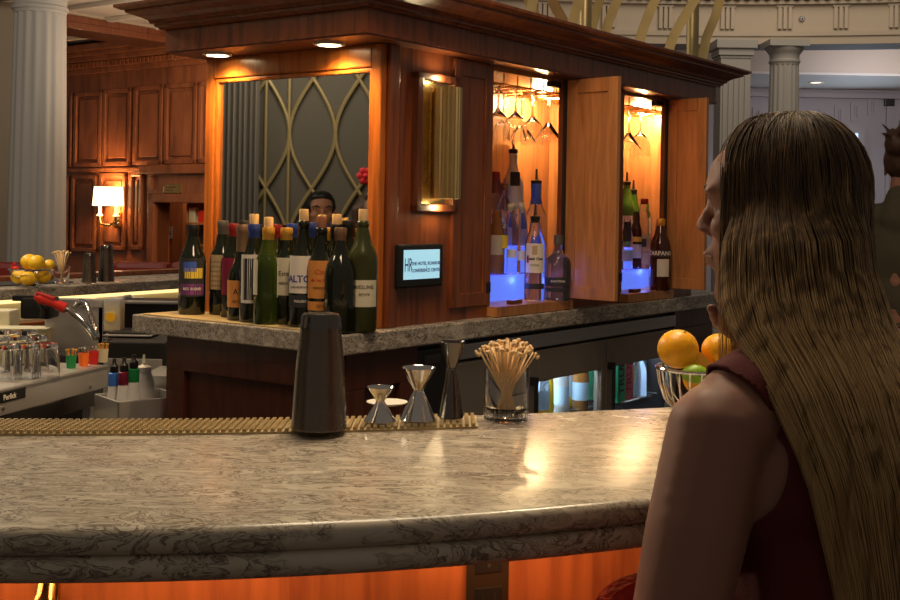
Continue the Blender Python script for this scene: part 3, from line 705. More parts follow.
# ---------------- back bar cooler
ck = thing('back_bar_cooler', 'black and stainless back bar cooler with two glass doors under the marble shelf', 'refrigerator', HB, HA)
b = MB(); za = ZT-.055
b.box(fr0, eb, .022, .05, .05, .12).box(fr0, eb, .022, .05, za-.09, za).box(fr0, fr0+.02, .03, .55, .05, za).box(eb-.02, eb, .03, .55, .05, za).box(fr0, eb, .53, .55, .05, za).box(fr0, eb, .03, .55, za-.02, za).box(fr0, eb, .03, .55, .05, .08)
b.build('body', 'black', ck)
MB().box(fr0+.02, eb-.02, .52, .53, .08, za-.02).build('liner', 'fridgein', ck)
xa = A_at(447, .0)
MB().box(xa, eb, -.008, .03, za-.055, za-.012, None, .004).build('top_rail', 'steel', ck)
MB().box(fr0, xa-.004, -.008, .03, .1, za-.012, None, .004).build('control_panel', 'black', ck)
MB().box(fr0+.035, xa-.03, -.0095, -.008, za-.052, za-.028).build('display_badge', 'gun', ck)
ds = [xa, A_at(528, 0), A_at(606, 0), eb]
for i in range(3):
    x0, x1 = ds[i]+.002, ds[i+1]-.002; z0, z1 = .12, za-.062
    b = MB()
    if i == 0: b.box(x0, x1, -.012, .02, z0, z1, None, .004); d = b.build('door', 'steeldark', ck)
    else:
        f = .055; g = .095
        for (a0, a1, c0, c1) in ((x0, x0+f, z0, z1), (x1-.03, x1, z0, z1), (x0+f, x1-.03, z1-g, z1), (x0+f, x1-.03, z0, z0+.06)): b.box(a0, a1, -.012, .02, c0, c1, None, .003)
        d = b.build('door', 'steeldark', ck); MB().box(x0+f, x1-.03, .002, .006, z0+.06, z1-g).build('pane', 'glass', d)
        MB().box(x0+.004, x0+.02, -.035, -.012, z1-.10, z1-.075, None, .002).box(x0+.004, x0+.02, -.035, -.028, z1-.34, z1-.075, None, .003).build('handle', 'black', d)
for x0, x1 in ((ds[1], ds[2]), (ds[2], ds[3])):
    MB().box(x0+.03, x1-.03, .04, .06, za-.036, za-.028).build('light_bar', 'coolled', ck)
    q = H((x0+x1)/2, .10, za-.06); q = H((x0+x1)/2, .14, za-.06); light('AREA', 'cooler_light', q, 5, (.62, .82, 1), .12, q+Vector((.0, .0, -.3)))
    for z in (.44, .72):
        b = MB()
        for i in range(14): xx = x0+.02+(x1-x0-.04)*i/13; b.tube([(xx, .05, z), (xx, .5, z)], .0025, 5)
        b.tube([(x0+.02, .05, z), (x1-.02, .05, z)], .004, 6).tube([(x0+.02, .5, z), (x1-.02, .5, z)], .004, 6); b.build('wire_shelf', 'chrome', ck)
#PART3
# ================================================================ BOTTLES
def wine_profile(h, r, neck, shoulder, nr=.0135):
    s0 = h*shoulder
    return [(0, .004), (r*.7, .002), (r*.95, 0), (r, .006), (r, s0*.5), (r, s0), (r*.97, s0+.012), (r*.85, s0+.028), (r*.6, s0+.046), (nr*1.35, s0+.064), (nr, s0+.085), (nr, h-.018), (nr*1.1, h-.016), (nr*1.1, h-.006), (nr, h-.003), (nr*.6, h)]
def bottle(name, label, loc, h, r, glass='wine', shoulder=.56, nr=.0135, cap=None, cork=None, labels=(), cat='bottle', group=None, pour=False, rot=0, profile=None, hascap=.07):
    t = thing(name, label, cat, loc, yaw_to_cam(loc)+rot, group)
    MB().lathe(profile or wine_profile(h, r, 0, shoulder, nr), n=32).build('glass_body', glass, t)
    if cap: MB().lathe([(nr*1.18, h-hascap), (nr*1.12, h-.02), (nr*1.2, h-.018), (nr*1.2, h-.004), (nr*1.1, h+.001), (0, h+.0015)], n=24).build('capsule', cap, t)
    if cork: MB().lathe([(nr*.8, h-.01), (nr*.86, h), (nr*.9, h+.024), (nr*.8, h+.027), (0, h+.027)], n=16).build('cork', cork, t)
    for L in labels:
        z0, z1, half, m = L[:4]; ang = -PI/2+(L[4] if len(L) > 4 else 0)
        patch(r, z0, z1, half, ang).build('label', m, t)
        for tx in (L[5] if len(L) > 5 else ()): text_wrap(tx[0], tx[1], tx[3], t, r+.0006, tx[2], ang, bold=tx[4] if len(tx) > 4 else 0)
    if pour:
        MB().lathe([(nr*.85, h-.012), (nr*1.25, h), (nr*1.25, h+.008), (nr*.5, h+.012), (.0045, h+.016), (.0035, h+.045), (0, h+.045)], n=16).build('pourer', 'black', t)
    return t
def wz(px, py, z=ZT+.004): return PZ(px, py, z)
G = 'wine bottles in front of the mirror'
ink = 'ink'
def spot(px, a):      # a place on the shelf in column px, a metres in front of the mirror
    k = (px-CX)/F; ca, sa = math.cos(HA), math.sin(HA)
    # X=-.165+ca*a-sa*b = k*(3+sa*a+ca*b)
    bb = (-.165+ca*a-k*(3+sa*a))/(k*ca+sa); return H(a, bb, ZT+.004)
def h_for(px, pytop, loc): # bottle height reaching photo row pytop
    return P(px, pytop, loc.y).z-loc.z
def wb(px, a, pytop, label, corked=0, **kw):
    loc = spot(px, a); kk = dict(kw); r = kk.pop('r', .036)
    h = h_for(px, pytop, loc)-(.027 if corked else 0)
    return bottle('wine_bottle', label, loc, h, r, group=G, **kk)
wb(193.5, -.10, 225, 'dark wine bottle with colourful purple-banded label standing alone at the left end', cap='capblack', labels=[(.05, .155, 1.0, 'ldark'), (.055, .085, .98, 'lpurple', 0, [('RED BLEND', .010, .071, 'inkwhite')]), (.10, .128, .7, 'lyellow', .1), (.118, .145, .5, 'lblue', -.2), (.04, .14, .25, 'paper', 1.65)], r=.037)
wb(223.5, -.045, 221, 'dark bottle with grey capsule and gold-lined beige label, leftmost of the cluster', cap='capgrey', r=.035, labels=[(.07, .165, 1.1, 'ltan')]+[(.078+.013*i, .083+.013*i, 1.12, 'ldark') for i in range(6)])
wb(234.5, -.075, 224, 'thin glimpse of dark bottle with red capsule left of the orange-labelled slope-shouldered one', cap='capred', r=.034, labels=[(.06, .16, 1.1, 'maroon_pl')])
wb(243, -.12, 225, 'slope-shouldered dark bottle with brown capsule and small orange label', cap='capbrown', shoulder=.42, r=.037, labels=[(.035, .105, 1.2, 'lorange', -.25, [('AT', .022, .075, 'ink'), ('CELLARS', .009, .05, 'ink')])])
wb(254.5, -.135, 214, 'corked bottle with blue neck foil and a white-framed dark picture label', corked=1, cork='cork', cap='capblue', labels=[(.05, .175, 1.0, 'paper'), (.058, .165, .8, 'ldark'), (.09, .14, .35, 'capgrey', .1)])
wb(269, -.15, 217, 'clear green glass bottle with orange neck foil and pale side labels', corked=1, cork='cork', cap='capgold', glass='winegreen', labels=[(.075, .165, .35, 'lcream', -1.15), (.07, .165, .4, 'paper', 1.1)])
wb(287, -.115, 228, 'bottle with gold capsule and broad cream label beside the green glass one', cap='capgold', labels=[(.075, .17, 1.15, 'lcream', 0, [('Estate', .016, .13, 'ink'), ('RESERVA', .009, .105, 'ink')])])
wb(304, -.135, 209, 'tall corked bottle with white label lettered in blue', corked=1, cork='cork', labels=[(.085, .178, 1.0, 'paper', -.15, [('ALTOS', .024, .12, 'inkblue', .0006), ('LAS HORMIGAS', .008, .10, 'ink')]), (.05, .08, 1.0, 'ldark', -.15, [('MALBEC', .009, .065, 'inkwhite')])])
wb(322, -.125, 216, 'bottle with dark stained cork and bright orange label', corked=1, cork='corkdark', labels=[(.075, .168, 1.05, 'lorange', 0, [('Clos', .017, .14, 'inkred'), ('de los Siete', .011, .12, 'inkred'), ('MENDOZA', .008, .10, 'ink')]), (.045, .067, 1.05, 'lorange', 0, [('2018', .010, .056, 'ink')])])
wb(337, -.07, 214, 'half hidden bottle with pale yellow cork behind the orange-labelled one', corked=1, cork='cork', cap='capblack')
wb(330.5, -.045, 228, 'half hidden bottle with yellow foil neck right of the stained cork', cap='capgold')
wb(341, -.10, 228, 'bottle with amber foil and white-lettered black label behind the squat one', cap='capbrown', labels=[(.05, .13, 1.1, 'ldark', -.5, [('PINOT', .014, .105, 'inkwhite'), ('NOIR', .014, .085, 'inkwhite')])])
wb(349, -.05, 221, 'dark bottle with glossy black capsule between the squat and olive ones', cap='capblack')
wb(277, -.045, 225, 'dark bottle with red capsule between the gold capsule and green glass ones', cap='capred')
wb(263, -.045, 225, 'dark bottle with black capsule behind the green glass one', cap='capblack')
wb(293, -.045, 224, 'bottle with blue-topped foil behind the gold capsule one', cap='capblue')
wb(312, -.05, 223, 'dark bottle with blue collar behind the white-labelled corked one', cap='capblue')
wb(341.5, -.16, 247, 'short squat black bottle in front, without cork or label', shoulder=.66, r=.0385, nr=.012)
wb(363.5, -.105, 209, 'olive green bottle with cork and low cream label, rightmost of the cluster', corked=1, cork='cork', glass='wineolive', shoulder=.62, r=.037, labels=[(.06, .125, 1.0, 'lcream', .15, [('RIESLING', .012, .108, 'ink'), ('ESTATE', .008, .09, 'ink')]), (.16, .185, .3, 'wineolive', 0)])

# ---- niche contents
def bottle_at(name, label, px, b_, zb, pytop, r, **kw):
    a = A_at(px, b_); loc = H(a, b_, zb); h = P(px, pytop, loc.y).z-zb
    return bottle(name, label, loc, h, r, **kw)
ZN = ZT+.03
def step(px0, px1, b0, b1, z, label, extra=0):
    a0 = A_at(px0, b0)-extra if px0 else px1; a1 = A_at(px1, b0)
    t = thing('bottle_step', label, 'shelf', H((a0+a1)/2, b0, ZN), HA, 'blue lit bottle steps')
    w_ = (a1-a0)/2
    MB().box(-w_, w_, 0, b1-b0, 0, z, None, .002).build('lit_acrylic_block', 'blueled', t)
    MB().box(-w_, w_, 0, b1-b0, z, z+.003).build('top_sheet', 'acrylic', t)
    return t
a_l = n1a+.004
step(493, 526, .09, .155, .075, 'blue lit lower bottle step in the left niche')
step(493, 521, .157, .24, .16, 'blue lit upper bottle step at the back of the left niche')
step(624, 650, .09, .155, .065, 'blue lit lower bottle step in the right niche')
step(624, 641, .157, .24, .14, 'blue lit upper bottle step at the back of the right niche')
Z1, Z2 = ZN+.079, ZN+.164
light('POINT', 'blue_glow', H(A_at(512, .10), .09, ZN+.06), .22, (.15, .25, 1), .02); light('POINT', 'blue_glow', H(A_at(640, .1), .09, ZN+.06), .16, (.15, .25, 1), .02)
bottle_at('vodka_bottle', 'clear vodka bottle with cream label and black pourer at the front of the left niche', 535.5, .045, ZN, 219, .0315, glass='liqwhite', shoulder=.66, nr=.0125, pour=True, labels=[(.085, .175, 1.0, 'paper', 0, [('Ketel One', .0125, .128, 'ink', .0004), ('VODKA', .008, .108, 'ink'), ]), (.115, .138, .12, 'inkred', -.72), (.14, .168, .25, 'ltan'), (.035, .052, 1.2, 'ldark')])
sqp = lambda h: [(0, .003), (.036, 0), (.040, .004), (.040, h*.55), (.036, h*.64), (.018, h*.72), (.012, h*.78), (.012, h-.03), (.011, h-.03)]
a = A_at(559, -.012); loc = H(a, -.012, ZN); h = P(559, 235, loc.y).z-ZN
t = bottle('gin_bottle', 'squat clear bottle with black banded label beside the right door of the left niche', loc, h, .0402, glass='liqwhite', profile=sqp(h), nr=.012, labels=[(.045, .072, 1.25, 'ldark', 0, [('AVIATION', .010, .06, 'inkwhite')]), (.028, .04, 1.25, 'ldark')])
MB().lathe([(.0125, h-.03), (.0145, h-.028), (.0145, h), (0, h)], n=20).build('stopper', 'capgrey', t)
bottle_at('vodka_bottle', 'frosted tall bottle with black pourer, highest in the left niche', 512.5, .198, Z2, 152, .036, glass='frost', shoulder=.60, nr=.0125, pour=True, labels=[(.05, .10, .8, 'lblue'), (.19, .235, .45, 'ink', .2)] )
bottle_at('vodka_bottle', 'clear bottle with blue neck band behind the cream-labelled vodka bottle', 536, .135, ZN, 183, .036, glass='liqwhite', shoulder=.66, nr=.0145, cap='lblue', pour=True, labels=[(.10, .16, .9, 'lblue', -.3)])
bottle_at('vodka_bottle', 'clear bottle with pale stopper on the blue step, left of a matching one', 511.5, .12, Z1, 204, .021, glass='liqwhite', shoulder=.62, nr=.0105, cap='lcream', hascap=.02, labels=[(.05, .075, 1, 'paper')])
bottle_at('vodka_bottle', 'clear bottle with pale stopper on the blue step, nearest the blue-necked bottle', 521, .12, Z1, 203, .021, glass='liqwhite', shoulder=.62, nr=.0105, cap='lcream', hascap=.02, labels=[(.04, .07, 1, 'paper')])
bottle_at('liqueur_bottle', 'slim bottle with round yellow label at the left of the blue step', 504, .105, Z1, 222, .013, glass='liqwhite', shoulder=.7, nr=.009, labels=[(.08, .12, 1.4, 'lyellow')])
bottle_at('liqueur_bottle', 'peach coloured liqueur bottle at the left edge of the left niche', 497, .125, Z1, 213, .024, glass='liqamber', shoulder=.6, nr=.011, cap='lblue', labels=[(.06, .12, 1.2, 'lcream')])
bottle_at('liqueur_bottle', 'red-capped bottle with red and white label on the upper step', 495.5, .20, Z2, 172, .029, glass='liqwhite', shoulder=.6, nr=.012, cap='capred', labels=[(.05, .11, 1.2, 'paper'), (.09, .108, 1.22, 'lred')])
bottle_at('liqueur_bottle', 'clear rounded bottle between the red-capped and the frosted one', 503, .19, Z2, 184, .024, glass='liqwhite', shoulder=.55, nr=.011, cap='corkdark', hascap=.02)
o = MB().box(-.03, .03, -.01, .01, 0, .012, None, .004).build('wooden_key_fob', 'hutdark'); tag(o, 'small dark wooden tag lying on the ledge of the left niche', 'tag', None, H(A_at(516, .0), .0, ZN), HA)
o = MB().box(-.03, .03, -.01, .01, 0, .012, None, .004).build('wooden_key_fob', 'hutdark'); tag(o, 'small dark wooden tag lying on the ledge of the right niche', 'tag', None, H(A_at(636, .0), .0, ZN), HA)
# right niche
bottle_at('liqueur_bottle', 'dark red aperitif bottle with gold capsule standing in the right niche', 661, -.010, ZN, 219, .036, glass='liqdark', shoulder=.60, nr=.0135, cap='capgold', labels=[(.12, .145, 1.1, 'ldark', 0, [('CARPANO', .021, .132, 'inkwhite', .0005)]), (.05, .112, .65, 'paper', .35)])
bottle_at('tequila_bottle', 'square-labelled tan bottle with red cap on the blue step of the right niche', 644.5, .12, Z1-.01, 199, .027, glass='liqwhite', shoulder=.66, nr=.0125, cap='capred', hascap=.018, labels=[(.015, .06, 1.1, 'ltan'), (.065, .125, 1.1, 'ltan'), (.08, .11, .35, 'ldark')])
bottle_at('liqueur_bottle', 'bottle with white label and red drink beside the tan-labelled bottle', 636.5, .12, Z1-.01, 214, .021, glass='liqdark', shoulder=.62, nr=.010, labels=[(.04, .09, 1.2, 'paper'), (.10, .118, 1.2, 'lyellow')])
bottle_at('liqueur_bottle', 'green bottle with black top in the middle of the right niche', 633, .20, Z2-.02, 192, .028, glass='liqgreen', shoulder=.6, nr=.012, cap='capblack', pour=True, labels=[(.05, .10, 1.2, 'paper')])
bottle_at('liqueur_bottle', 'tall green bottle with pourer at the left edge of the right niche', 626.5, .20, Z2-.02, 184, .030, glass='liqgreen', shoulder=.6, nr=.0125, pour=True, labels=[(.05, .12, 1.2, 'lcream')])
bottle_at('liqueur_bottle', 'clear bottle with pale band at the left of the lower step in the right niche', 627.5, .12, Z1-.01, 222, .022, glass='liqwhite', shoulder=.62, nr=.010, cap='capblack', labels=[(.03, .07, 1.2, 'label_cool')])

# hanging stemware (upside down)
def stem_profile(flare):
    if flare == 'martini': outer = [(.034, 0), (.033, -.002), (.006, -.006), (.0038, -.012), (.0036, -.07), (.006, -.085), (.050, -.150)]; inner = [(.0485, -.150), (.005, -.089), (0, -.087)]
    else: outer = [(.034, 0), (.033, -.002), (.006, -.006), (.0038, -.012), (.0036, -.068), (.008, -.078), (.028, -.098), (.037, -.125), (.035, -.165)]; inner = [(.034, -.165), (.0355, -.125), (.027, -.101), (.006, -.081), (0, -.08)]
    return [(0, 0)]+outer+inner
def stemware(px, b_, kind, label, grp): 
    t = thing('martini_glass' if kind == 'martini' else 'wine_glass', label, 'glass', H(A_at(px, b_), b_, ZS-.0405), HA, grp)
    MB().lathe(stem_profile(kind), n=28).build('glass_bowl_and_stem', 'glass', t); return t
GL = 'stemmed glasses hanging in the niches'
for px, b_, k, l in ((496.5, .07, 'wine', 'hanging wine glass at the left edge of the left niche'), (514, .07, 'wine', 'hanging wine glass second from left in the left niche'), (531, .12, 'wine', 'hanging wine glass in the middle of the left niche rack'),
                     (547, .12, 'martini', 'hanging cone-shaped glass nearest the right door of the left niche'), (520, .19, 'martini', 'cone-shaped hanging glass further back in the left niche'), (502, .19, 'wine', 'hanging wine glass further back at the left side of the left niche'),
                     (627.5, .10, 'martini', 'hanging cone-shaped glass at the left edge of the right niche'), (639, .12, 'wine', 'hanging wine glass under the light of the right niche')):
    stemware(px, b_, k, l, GL)
t = thing('wine_glass', 'upright stemmed glass on the upper step at the left edge of the left niche', 'glass', H(A_at(497.5, .245), .235, Z2+.0), HA); 
t.location = H(n1a+.035, .10, ZN); MB().lathe([(r, -z) for r, z in stem_profile('wine')], n=28).build('glass_bowl_and_stem', 'glass', t)

# cooler contents
def cool(px, b_, z=.724): return H(A_at(px, b_), b_, z)
for i, px in enumerate((543, 553, 563, 573, 583)):
    bottle('chilled_bottle', ('clear', 'clear', 'pale', 'pale', 'brown')[i]+' bottle with blue label in the left cooler door, number %s from the left' % ('one', 'two', 'three', 'four', 'five')[i], cool(px, .09+.06*(i % 2)), .19, .028, glass=('liqwhite', 'liqwhite', 'frost', 'frost', 'liqamber')[i], shoulder=.55, nr=.012, cap='capblue', labels=[(.03, .09, 1.3, 'label_cool')], group='bottles in the left cooler door')
bottle('chilled_bottle', 'slim yellow bottle standing in front inside the left cooler door', cool(552, .075), .17, .014, glass='liqyellow', shoulder=.5, nr=.008, cap='capgold', hascap=.02)
for i, px in enumerate((548, 566)):
    o = MB().sphere((0, 0, .03), .03, 14, sc=(1, 1, .95)).build('lemon', 'lemon'); tag(o, 'yellow fruit on the wire shelf of the left cooler door, %s' % ('left one', 'right one')[i], 'fruit', 'yellow fruit in the cooler', cool(px, .10))
for i, (px, m, n_, s_) in enumerate(((624, 'greenpack', 'green', 0), (631.5, 'pinkpack', 'pink', 0))):
    t = thing('drinks_carton', '%s hard seltzer carton standing behind the right cooler door' % n_, 'carton', cool(px, .05), HA)
    MB().box(-.028, .028, 0, .12, 0, .20, None, .002).build('box', m, t)
    me = text_mesh('TRULY', .05, 'lettering', bold=.001)
    for v in me.vertices: v.co = (-v.co.y, -.0008-v.co.z, .10+v.co.x)
    me.materials.append(M['ink' if i == 0 else 'inkred']); q = bpy.data.objects.new('lettering', me); C.objects.link(q); q.parent = t
t = thing('drinks_carton', 'pale blue carton in the middle behind the right cooler door', 'carton', cool(645, .10), HA); MB().box(-.035, .035, 0, .1, 0, .14, None, .003).build('box', 'label_cool', t); MB().box(-.02, .02, -.001, 0, .04, .09).build('printed_panel', 'lyellow', t)
bottle('chilled_bottle', 'clear round bottle beside the pink carton in the right cooler door', cool(641, .07), .16, .03, glass='liqwhite', shoulder=.5, nr=.012, cap='capblack', hascap=.02)

# ================================================================ FRONT BAR
nc = np.polyfit([-.4277, -.147, .03, .205], [1.127, 1.16, 1.215, 1.28], 2); fc = np.polyfit([-.643, -.221, .170, .409], [1.69, 1.75, 1.835, 1.94], 2)
yn = lambda x: float(np.polyval(nc, x)); yf = lambda x: float(np.polyval(fc, x))
ZB = 1.07
xs = list(np.linspace(-1.15, .95, 70))
near = [(x, yn(x)) for x in xs]; far = [(x, yf(x)+.008) for x in xs]
bar = thing('bar_counter', 'veined marble bar counter curving across the foreground in front of the woman', 'counter', (0, 1.5, 0))
OFF = Matrix.Translation((0, -1.5, 0))
def slab(z0, z1, inset, name):
    pts = [(x, y+inset) for x, y in near]+[(x, y) for x, y in reversed(far)]
    b = MB(); n = len(pts); k = len(xs)
    vs = [(x, y, z0) for x, y in pts]+[(x, y, z1) for x, y in pts]
    fs = [(i, (i+1) % n, n+(i+1) % n, n+i) for i in range(n)]
    for i in range(k-1): fs += [(n+i, n+i+1, n+n-2-i, n+n-1-i), (i, n-1-i, n-2-i, i+1)]
    b.add(vs, fs, False, OFF); me = b.mesh(name); bm = bmesh.new(); bm.from_mesh(me)
    eds = [e for e in bm.edges if len(e.link_faces) == 2 and e.calc_face_angle(0) > 1.2 and abs(e.verts[0].co.z-e.verts[1].co.z) < 1e-4]
    bmesh.ops.bevel(bm, geom=eds, offset=.0125, segments=5, profile=.5, affect='EDGES'); bm.to_mesh(me); bm.free()
    me.polygons.foreach_set('use_smooth', [True]*len(me.polygons)); me.set_sharp_from_angle(angle=math.radians(35))
    o = bpy.data.objects.new(name, me); C.objects.link(o); me.materials.append(M['marble']); o.parent = bar; return o
slab(ZB-.028, ZB, 0, 'marble_top'); slab(ZB-.055, ZB-.0275, .002, 'marble_edge')
pan = [(x, yn(x)+.22) for x in xs]; pts = pan+[(x, y+.03) for x, y in reversed(pan)]
n = len(pts); k = len(xs); vs = [(x, y, .05) for x, y in pts]+[(x, y, ZB-.055) for x, y in pts]; fs = [(i, (i+1) % n, n+(i+1) % n, n+i) for i in range(n)]+[q for i in range(k-1) for q in ((n+i, n+i+1, n+n-2-i, n+n-1-i), (i, n-1-i, n-2-i, i+1))]
MB().add(vs, fs, False, OFF).build('front_panel', 'barfront', bar)
MB().tube([(x, yn(x)+.15, ZB-.061) for x in xs], .005, 8, OFF).build('led_strip', 'ledstrip', bar)
for x in np.linspace(-.9, .8, 6): light('AREA', 'underbar_light', (x, yn(x)+.12, ZB-.06), .42, (1, .50, .20), .3, (x, yn(x)+.25, .82), size_y=.02)
for x in (-.62, .02):   # panel battens left of the outlet and right
    pass
# rear face of the bar
pts = [(x, yf(x)-.03) for x in xs]+[(x, yf(x)) for x in reversed(xs)]; vs = [(x, y, .05) for x, y in pts]+[(x, y, ZB-.055) for x, y in pts]
MB().add(vs, fs, False, OFF).build('rear_panel', 'steeldark', bar)
ang = math.atan(np.polyval(np.polyder(nc), .05))

ol = thing('wall_outlet', 'dark bronze double power outlet on the orange-lit bar front under the counter edge', 'outlet', (.052, yn(.052)+.2195, .905), ang)
MB().box(-.027, .027, -.006, 0, -.045, .093, None, .002).build('cover_plate', 'outlet', ol)
for z in (.055, .005):
    MB().box(-.017, .017, -.008, -.006, z-.016, z+.016, None, .0008).build('socket', 'black', ol)
    MB().box(-.009, -.007, -.0085, -.008, z, z+.009).box(.007, .009, -.0085, -.008, z, z+.009).lathe([(0, -.0005), (.003, -.0005), (.003, .0005), (0, .0005)], (0, 0, 0), 10, mx=Matrix.Translation((0, -.008, z-.007)) @ Matrix.Rotation(PI/2, 4, 'X')).build('slots', 'blackmat', ol)
MB().box(-.014, .014, -.0088, -.008, .074, .0765).build('silver_line', 'chrome', ol)
xh = -.447; 
hk = thing('bag_hook', 'bright brass double bag hook under the counter edge at the lower left', 'hook', (xh, yn(xh)+.2195, .945), 0)
for s_ in (-1, 1): MB().tube([(s_*.006, -.004, .02), (s_*.007, -.014, -.004), (s_*.014, -.03, -.022), (s_*.03, -.04, -.024), (s_*.036, -.042, -.008)], .0042, 10).sphere((s_*.036, -.042, -.007), .006, 10).build('prong', 'brass', hk)
MB().box(-.012, .012, -.005, 0, -.03, .028, None, .002).build('backplate', 'brass', hk)

# bar mat with nubs
mxs = [x for x in np.linspace(-1.1, .045, 90)]
md = .112
bm_t = thing('bar_mat', 'long cream rubber nubbed bar mat along the far edge of the front counter', 'mat', (0, 1.7, ZB))
OM = Matrix.Translation((0, -1.7, 0))
pts = [(x, yf(x)-md) for x in mxs]+[(x, yf(x)-.02) for x in reversed(mxs)]; n = len(pts); k = len(mxs)
vs = [(x, y, .0) for x, y in pts]+[(x, y, .003) for x, y in pts]; fs2 = [(i, (i+1) % n, n+(i+1) % n, n+i) for i in range(n)]+[q for i in range(k-1) for q in ((n+i, n+i+1, n+n-2-i, n+n-1-i), (i, n-1-i, n-2-i, i+1))]
MB().add(vs, fs2, False, OM).build('base_sheet', 'mat', bm_t)
b = MB(); x = -1.09
while x < .04:
    sl = 1/math.sqrt(1+np.polyval(np.polyder(fc), x)**2)
    for j in range(10):
        y = yf(x)-.025-j*.0092
        b.box(x-.0028, x+.0028, y-.0022, y+.0022, .003, .0075, OM)
    x += .0095*sl
b.build('nubs', 'mat', bm_t)
ZMt = ZB+.0075
o = MB().lathe([(0, 0), (.02, 0), (.030, .003), (.032, .005), (.029, .005), (.02, .003), (0, .003)], n=36).build('saucer', 'paper'); p = PZ(387, 409.5, ZB); p.z = ZMt; tag(o, 'small white saucer partly hidden behind the two shorter jiggers', 'saucer', None, p)
# shaker tin
p = PZ(319, 428.5, ZMt); t = thing('cocktail_shaker', 'large upturned black metal cocktail shaker tin on the front counter mat', 'shaker', p)
hs = P(319, 313, p.y).z-p.z; r1 = 28*p.y/F; r2 = 20*p.y/F
MB().lathe([(r1*.93, .0), (r1, .001), (r1, .004), (r1*.985, .006), ((r1+r2)/2*1.01, hs*.55), (r2*1.02, hs-.022), (r2*1.02, hs-.0215)], n=48).build('tin_body', 'shaker', t)
MB().lathe([(r2*1.045, hs-.022), (r2*1.05, hs-.017), (r2*1.0, hs-.015), (r2*.985, hs-.006), (r2*.9, hs-.001), (r2*.8, hs), (0, hs-.002)], n=48).build('weighted_end', 'gun', t)
def jigger(px, pyb, pyw, pyt, wb_, ww, wt, m, name, label):
    p = PZ(px, pyb, ZMt); t = thing(name, label, 'jigger', p); k = p.y/F
    H_ = P(px, pyt, p.y).z-p.z; Hw = P(px, pyw, p.y).z-p.z; rb, rw, rt = wb_*k/2, ww*k/2, wt*k/2
    MB().lathe([(rb, 0), (rb*1.03, .0015), (rb, .003), (rb*.62+rw*.38, Hw*.45), (rw, Hw)], n=40).build('lower_cup', m, t)
    MB().lathe([(rw, Hw), (rt*.62+rw*.38, Hw+(H_-Hw)*.55), (rt, H_-.002), (rt*1.03, H_-.001), (rt, H_), (rt*.94, H_-.001), (rt*.55+rw*.3, Hw+(H_-Hw)*.5), (rw*.5, Hw+.003), (0, Hw+.003)], n=40).build('upper_cup', m, t)
    MB().lathe([(rw, Hw-.002), (rw*1.15, Hw), (rw, Hw+.002)], n=30).build('waist_ring', m, t); return t
GJ = 'jiggers on the bar mat'
jigger(380, 421.5, 401, 386.5, 31, 8, 27, 'chrome', 'jigger', 'shortest silver hourglass jigger, nearest the black shaker')
jigger(418, 420, 390, 367, 35, 9, 33, 'chrome', 'jigger', 'middle-sized silver hourglass jigger between the short one and the dark tall one')
jigger(451, 417.5, 368, 341, 24, 9, 25, 'gun', 'jigger', 'tall slim dark metal jigger beside the glass of wooden stirrers')
# glass of stirrers
p = PZ(506, 419.5, ZB); k = p.y/F; R_ = 22*k; Hg = P(506, 368, p.y).z-ZB
t = thing('stirrer_glass', 'clear glass with ribbed base holding a bunch of wooden stirrers', 'glass', p)
MB().lathe([(0, .0), (R_*.9, 0), (R_*.95, .002), (R_*.95, .012), (R_, .018), (R_, Hg), (R_*.94, Hg), (R_*.92, .02), (R_*.6, .012), (0, .011)], n=60, flute=.0).build('tumbler', 'glass', t)
b = MB()
for i in range(26):
    a = 2*PI*i/26; b.tube([(R_*.95*math.cos(a), R_*.95*math.sin(a), .001), (R_*1.01*math.cos(a), R_*1.01*math.sin(a), .018)], .0017, 6)
b.build('ribs', 'glass', t)
sm = MB().box(-.0024, .0024, -.0009, .0009, 0, .132).lathe([(0, 0), (.0042, .001), (.0046, .003), (.0042, .005), (0, .006)], (0, 0, 0), 12, mx=Matrix.Translation((0, -.003, .131)) @ Matrix.Rotation(PI/2, 4, 'X')).mesh('stirrer'); sm.materials.append(M['stick'])
rs = random.Random(3); pos = []
for i in range(46):
    a = 2*PI*i*.618; rad = math.sqrt((i+.5)/46)
    top = Vector((R_*1.58*rad*math.cos(a), R_*1.25*rad*math.sin(a), 0)); bot = Vector((-R_*.55*rad*math.cos(a+.5), -R_*.5*rad*math.sin(a+.5), .0135))
    L = .131+rs.uniform(-.002, .006); hz = math.sqrt(max(1e-6, L*L-(top-bot).xy.length_squared)); top.z = hz*rs.uniform(.93, .96)
    d = (top-bot).normalized()
    # keep inside the rim
    tr_ = (Hg-bot.z)/d.z; q = bot+d*tr_; lim = R_*.86
    if q.xy.length > lim: f = lim/q.xy.length; d = (Vector((q.x*f, q.y*f, Hg))-bot).normalized()
    o = bpy.data.objects.new('stirrer', sm); C.objects.link(o)
    o.matrix_world = Matrix.Translation(p+bot) @ d.to_track_quat('Z', 'Y').to_matrix().to_4x4() @ Matrix.Scale((L*.78)/.131, 4)
    o['label'] = 'thin birch wood drink stirrer with round end standing in the ribbed glass'; o['category'] = 'stirrer'; o['group'] = 'wooden stirrers in the ribbed glass'
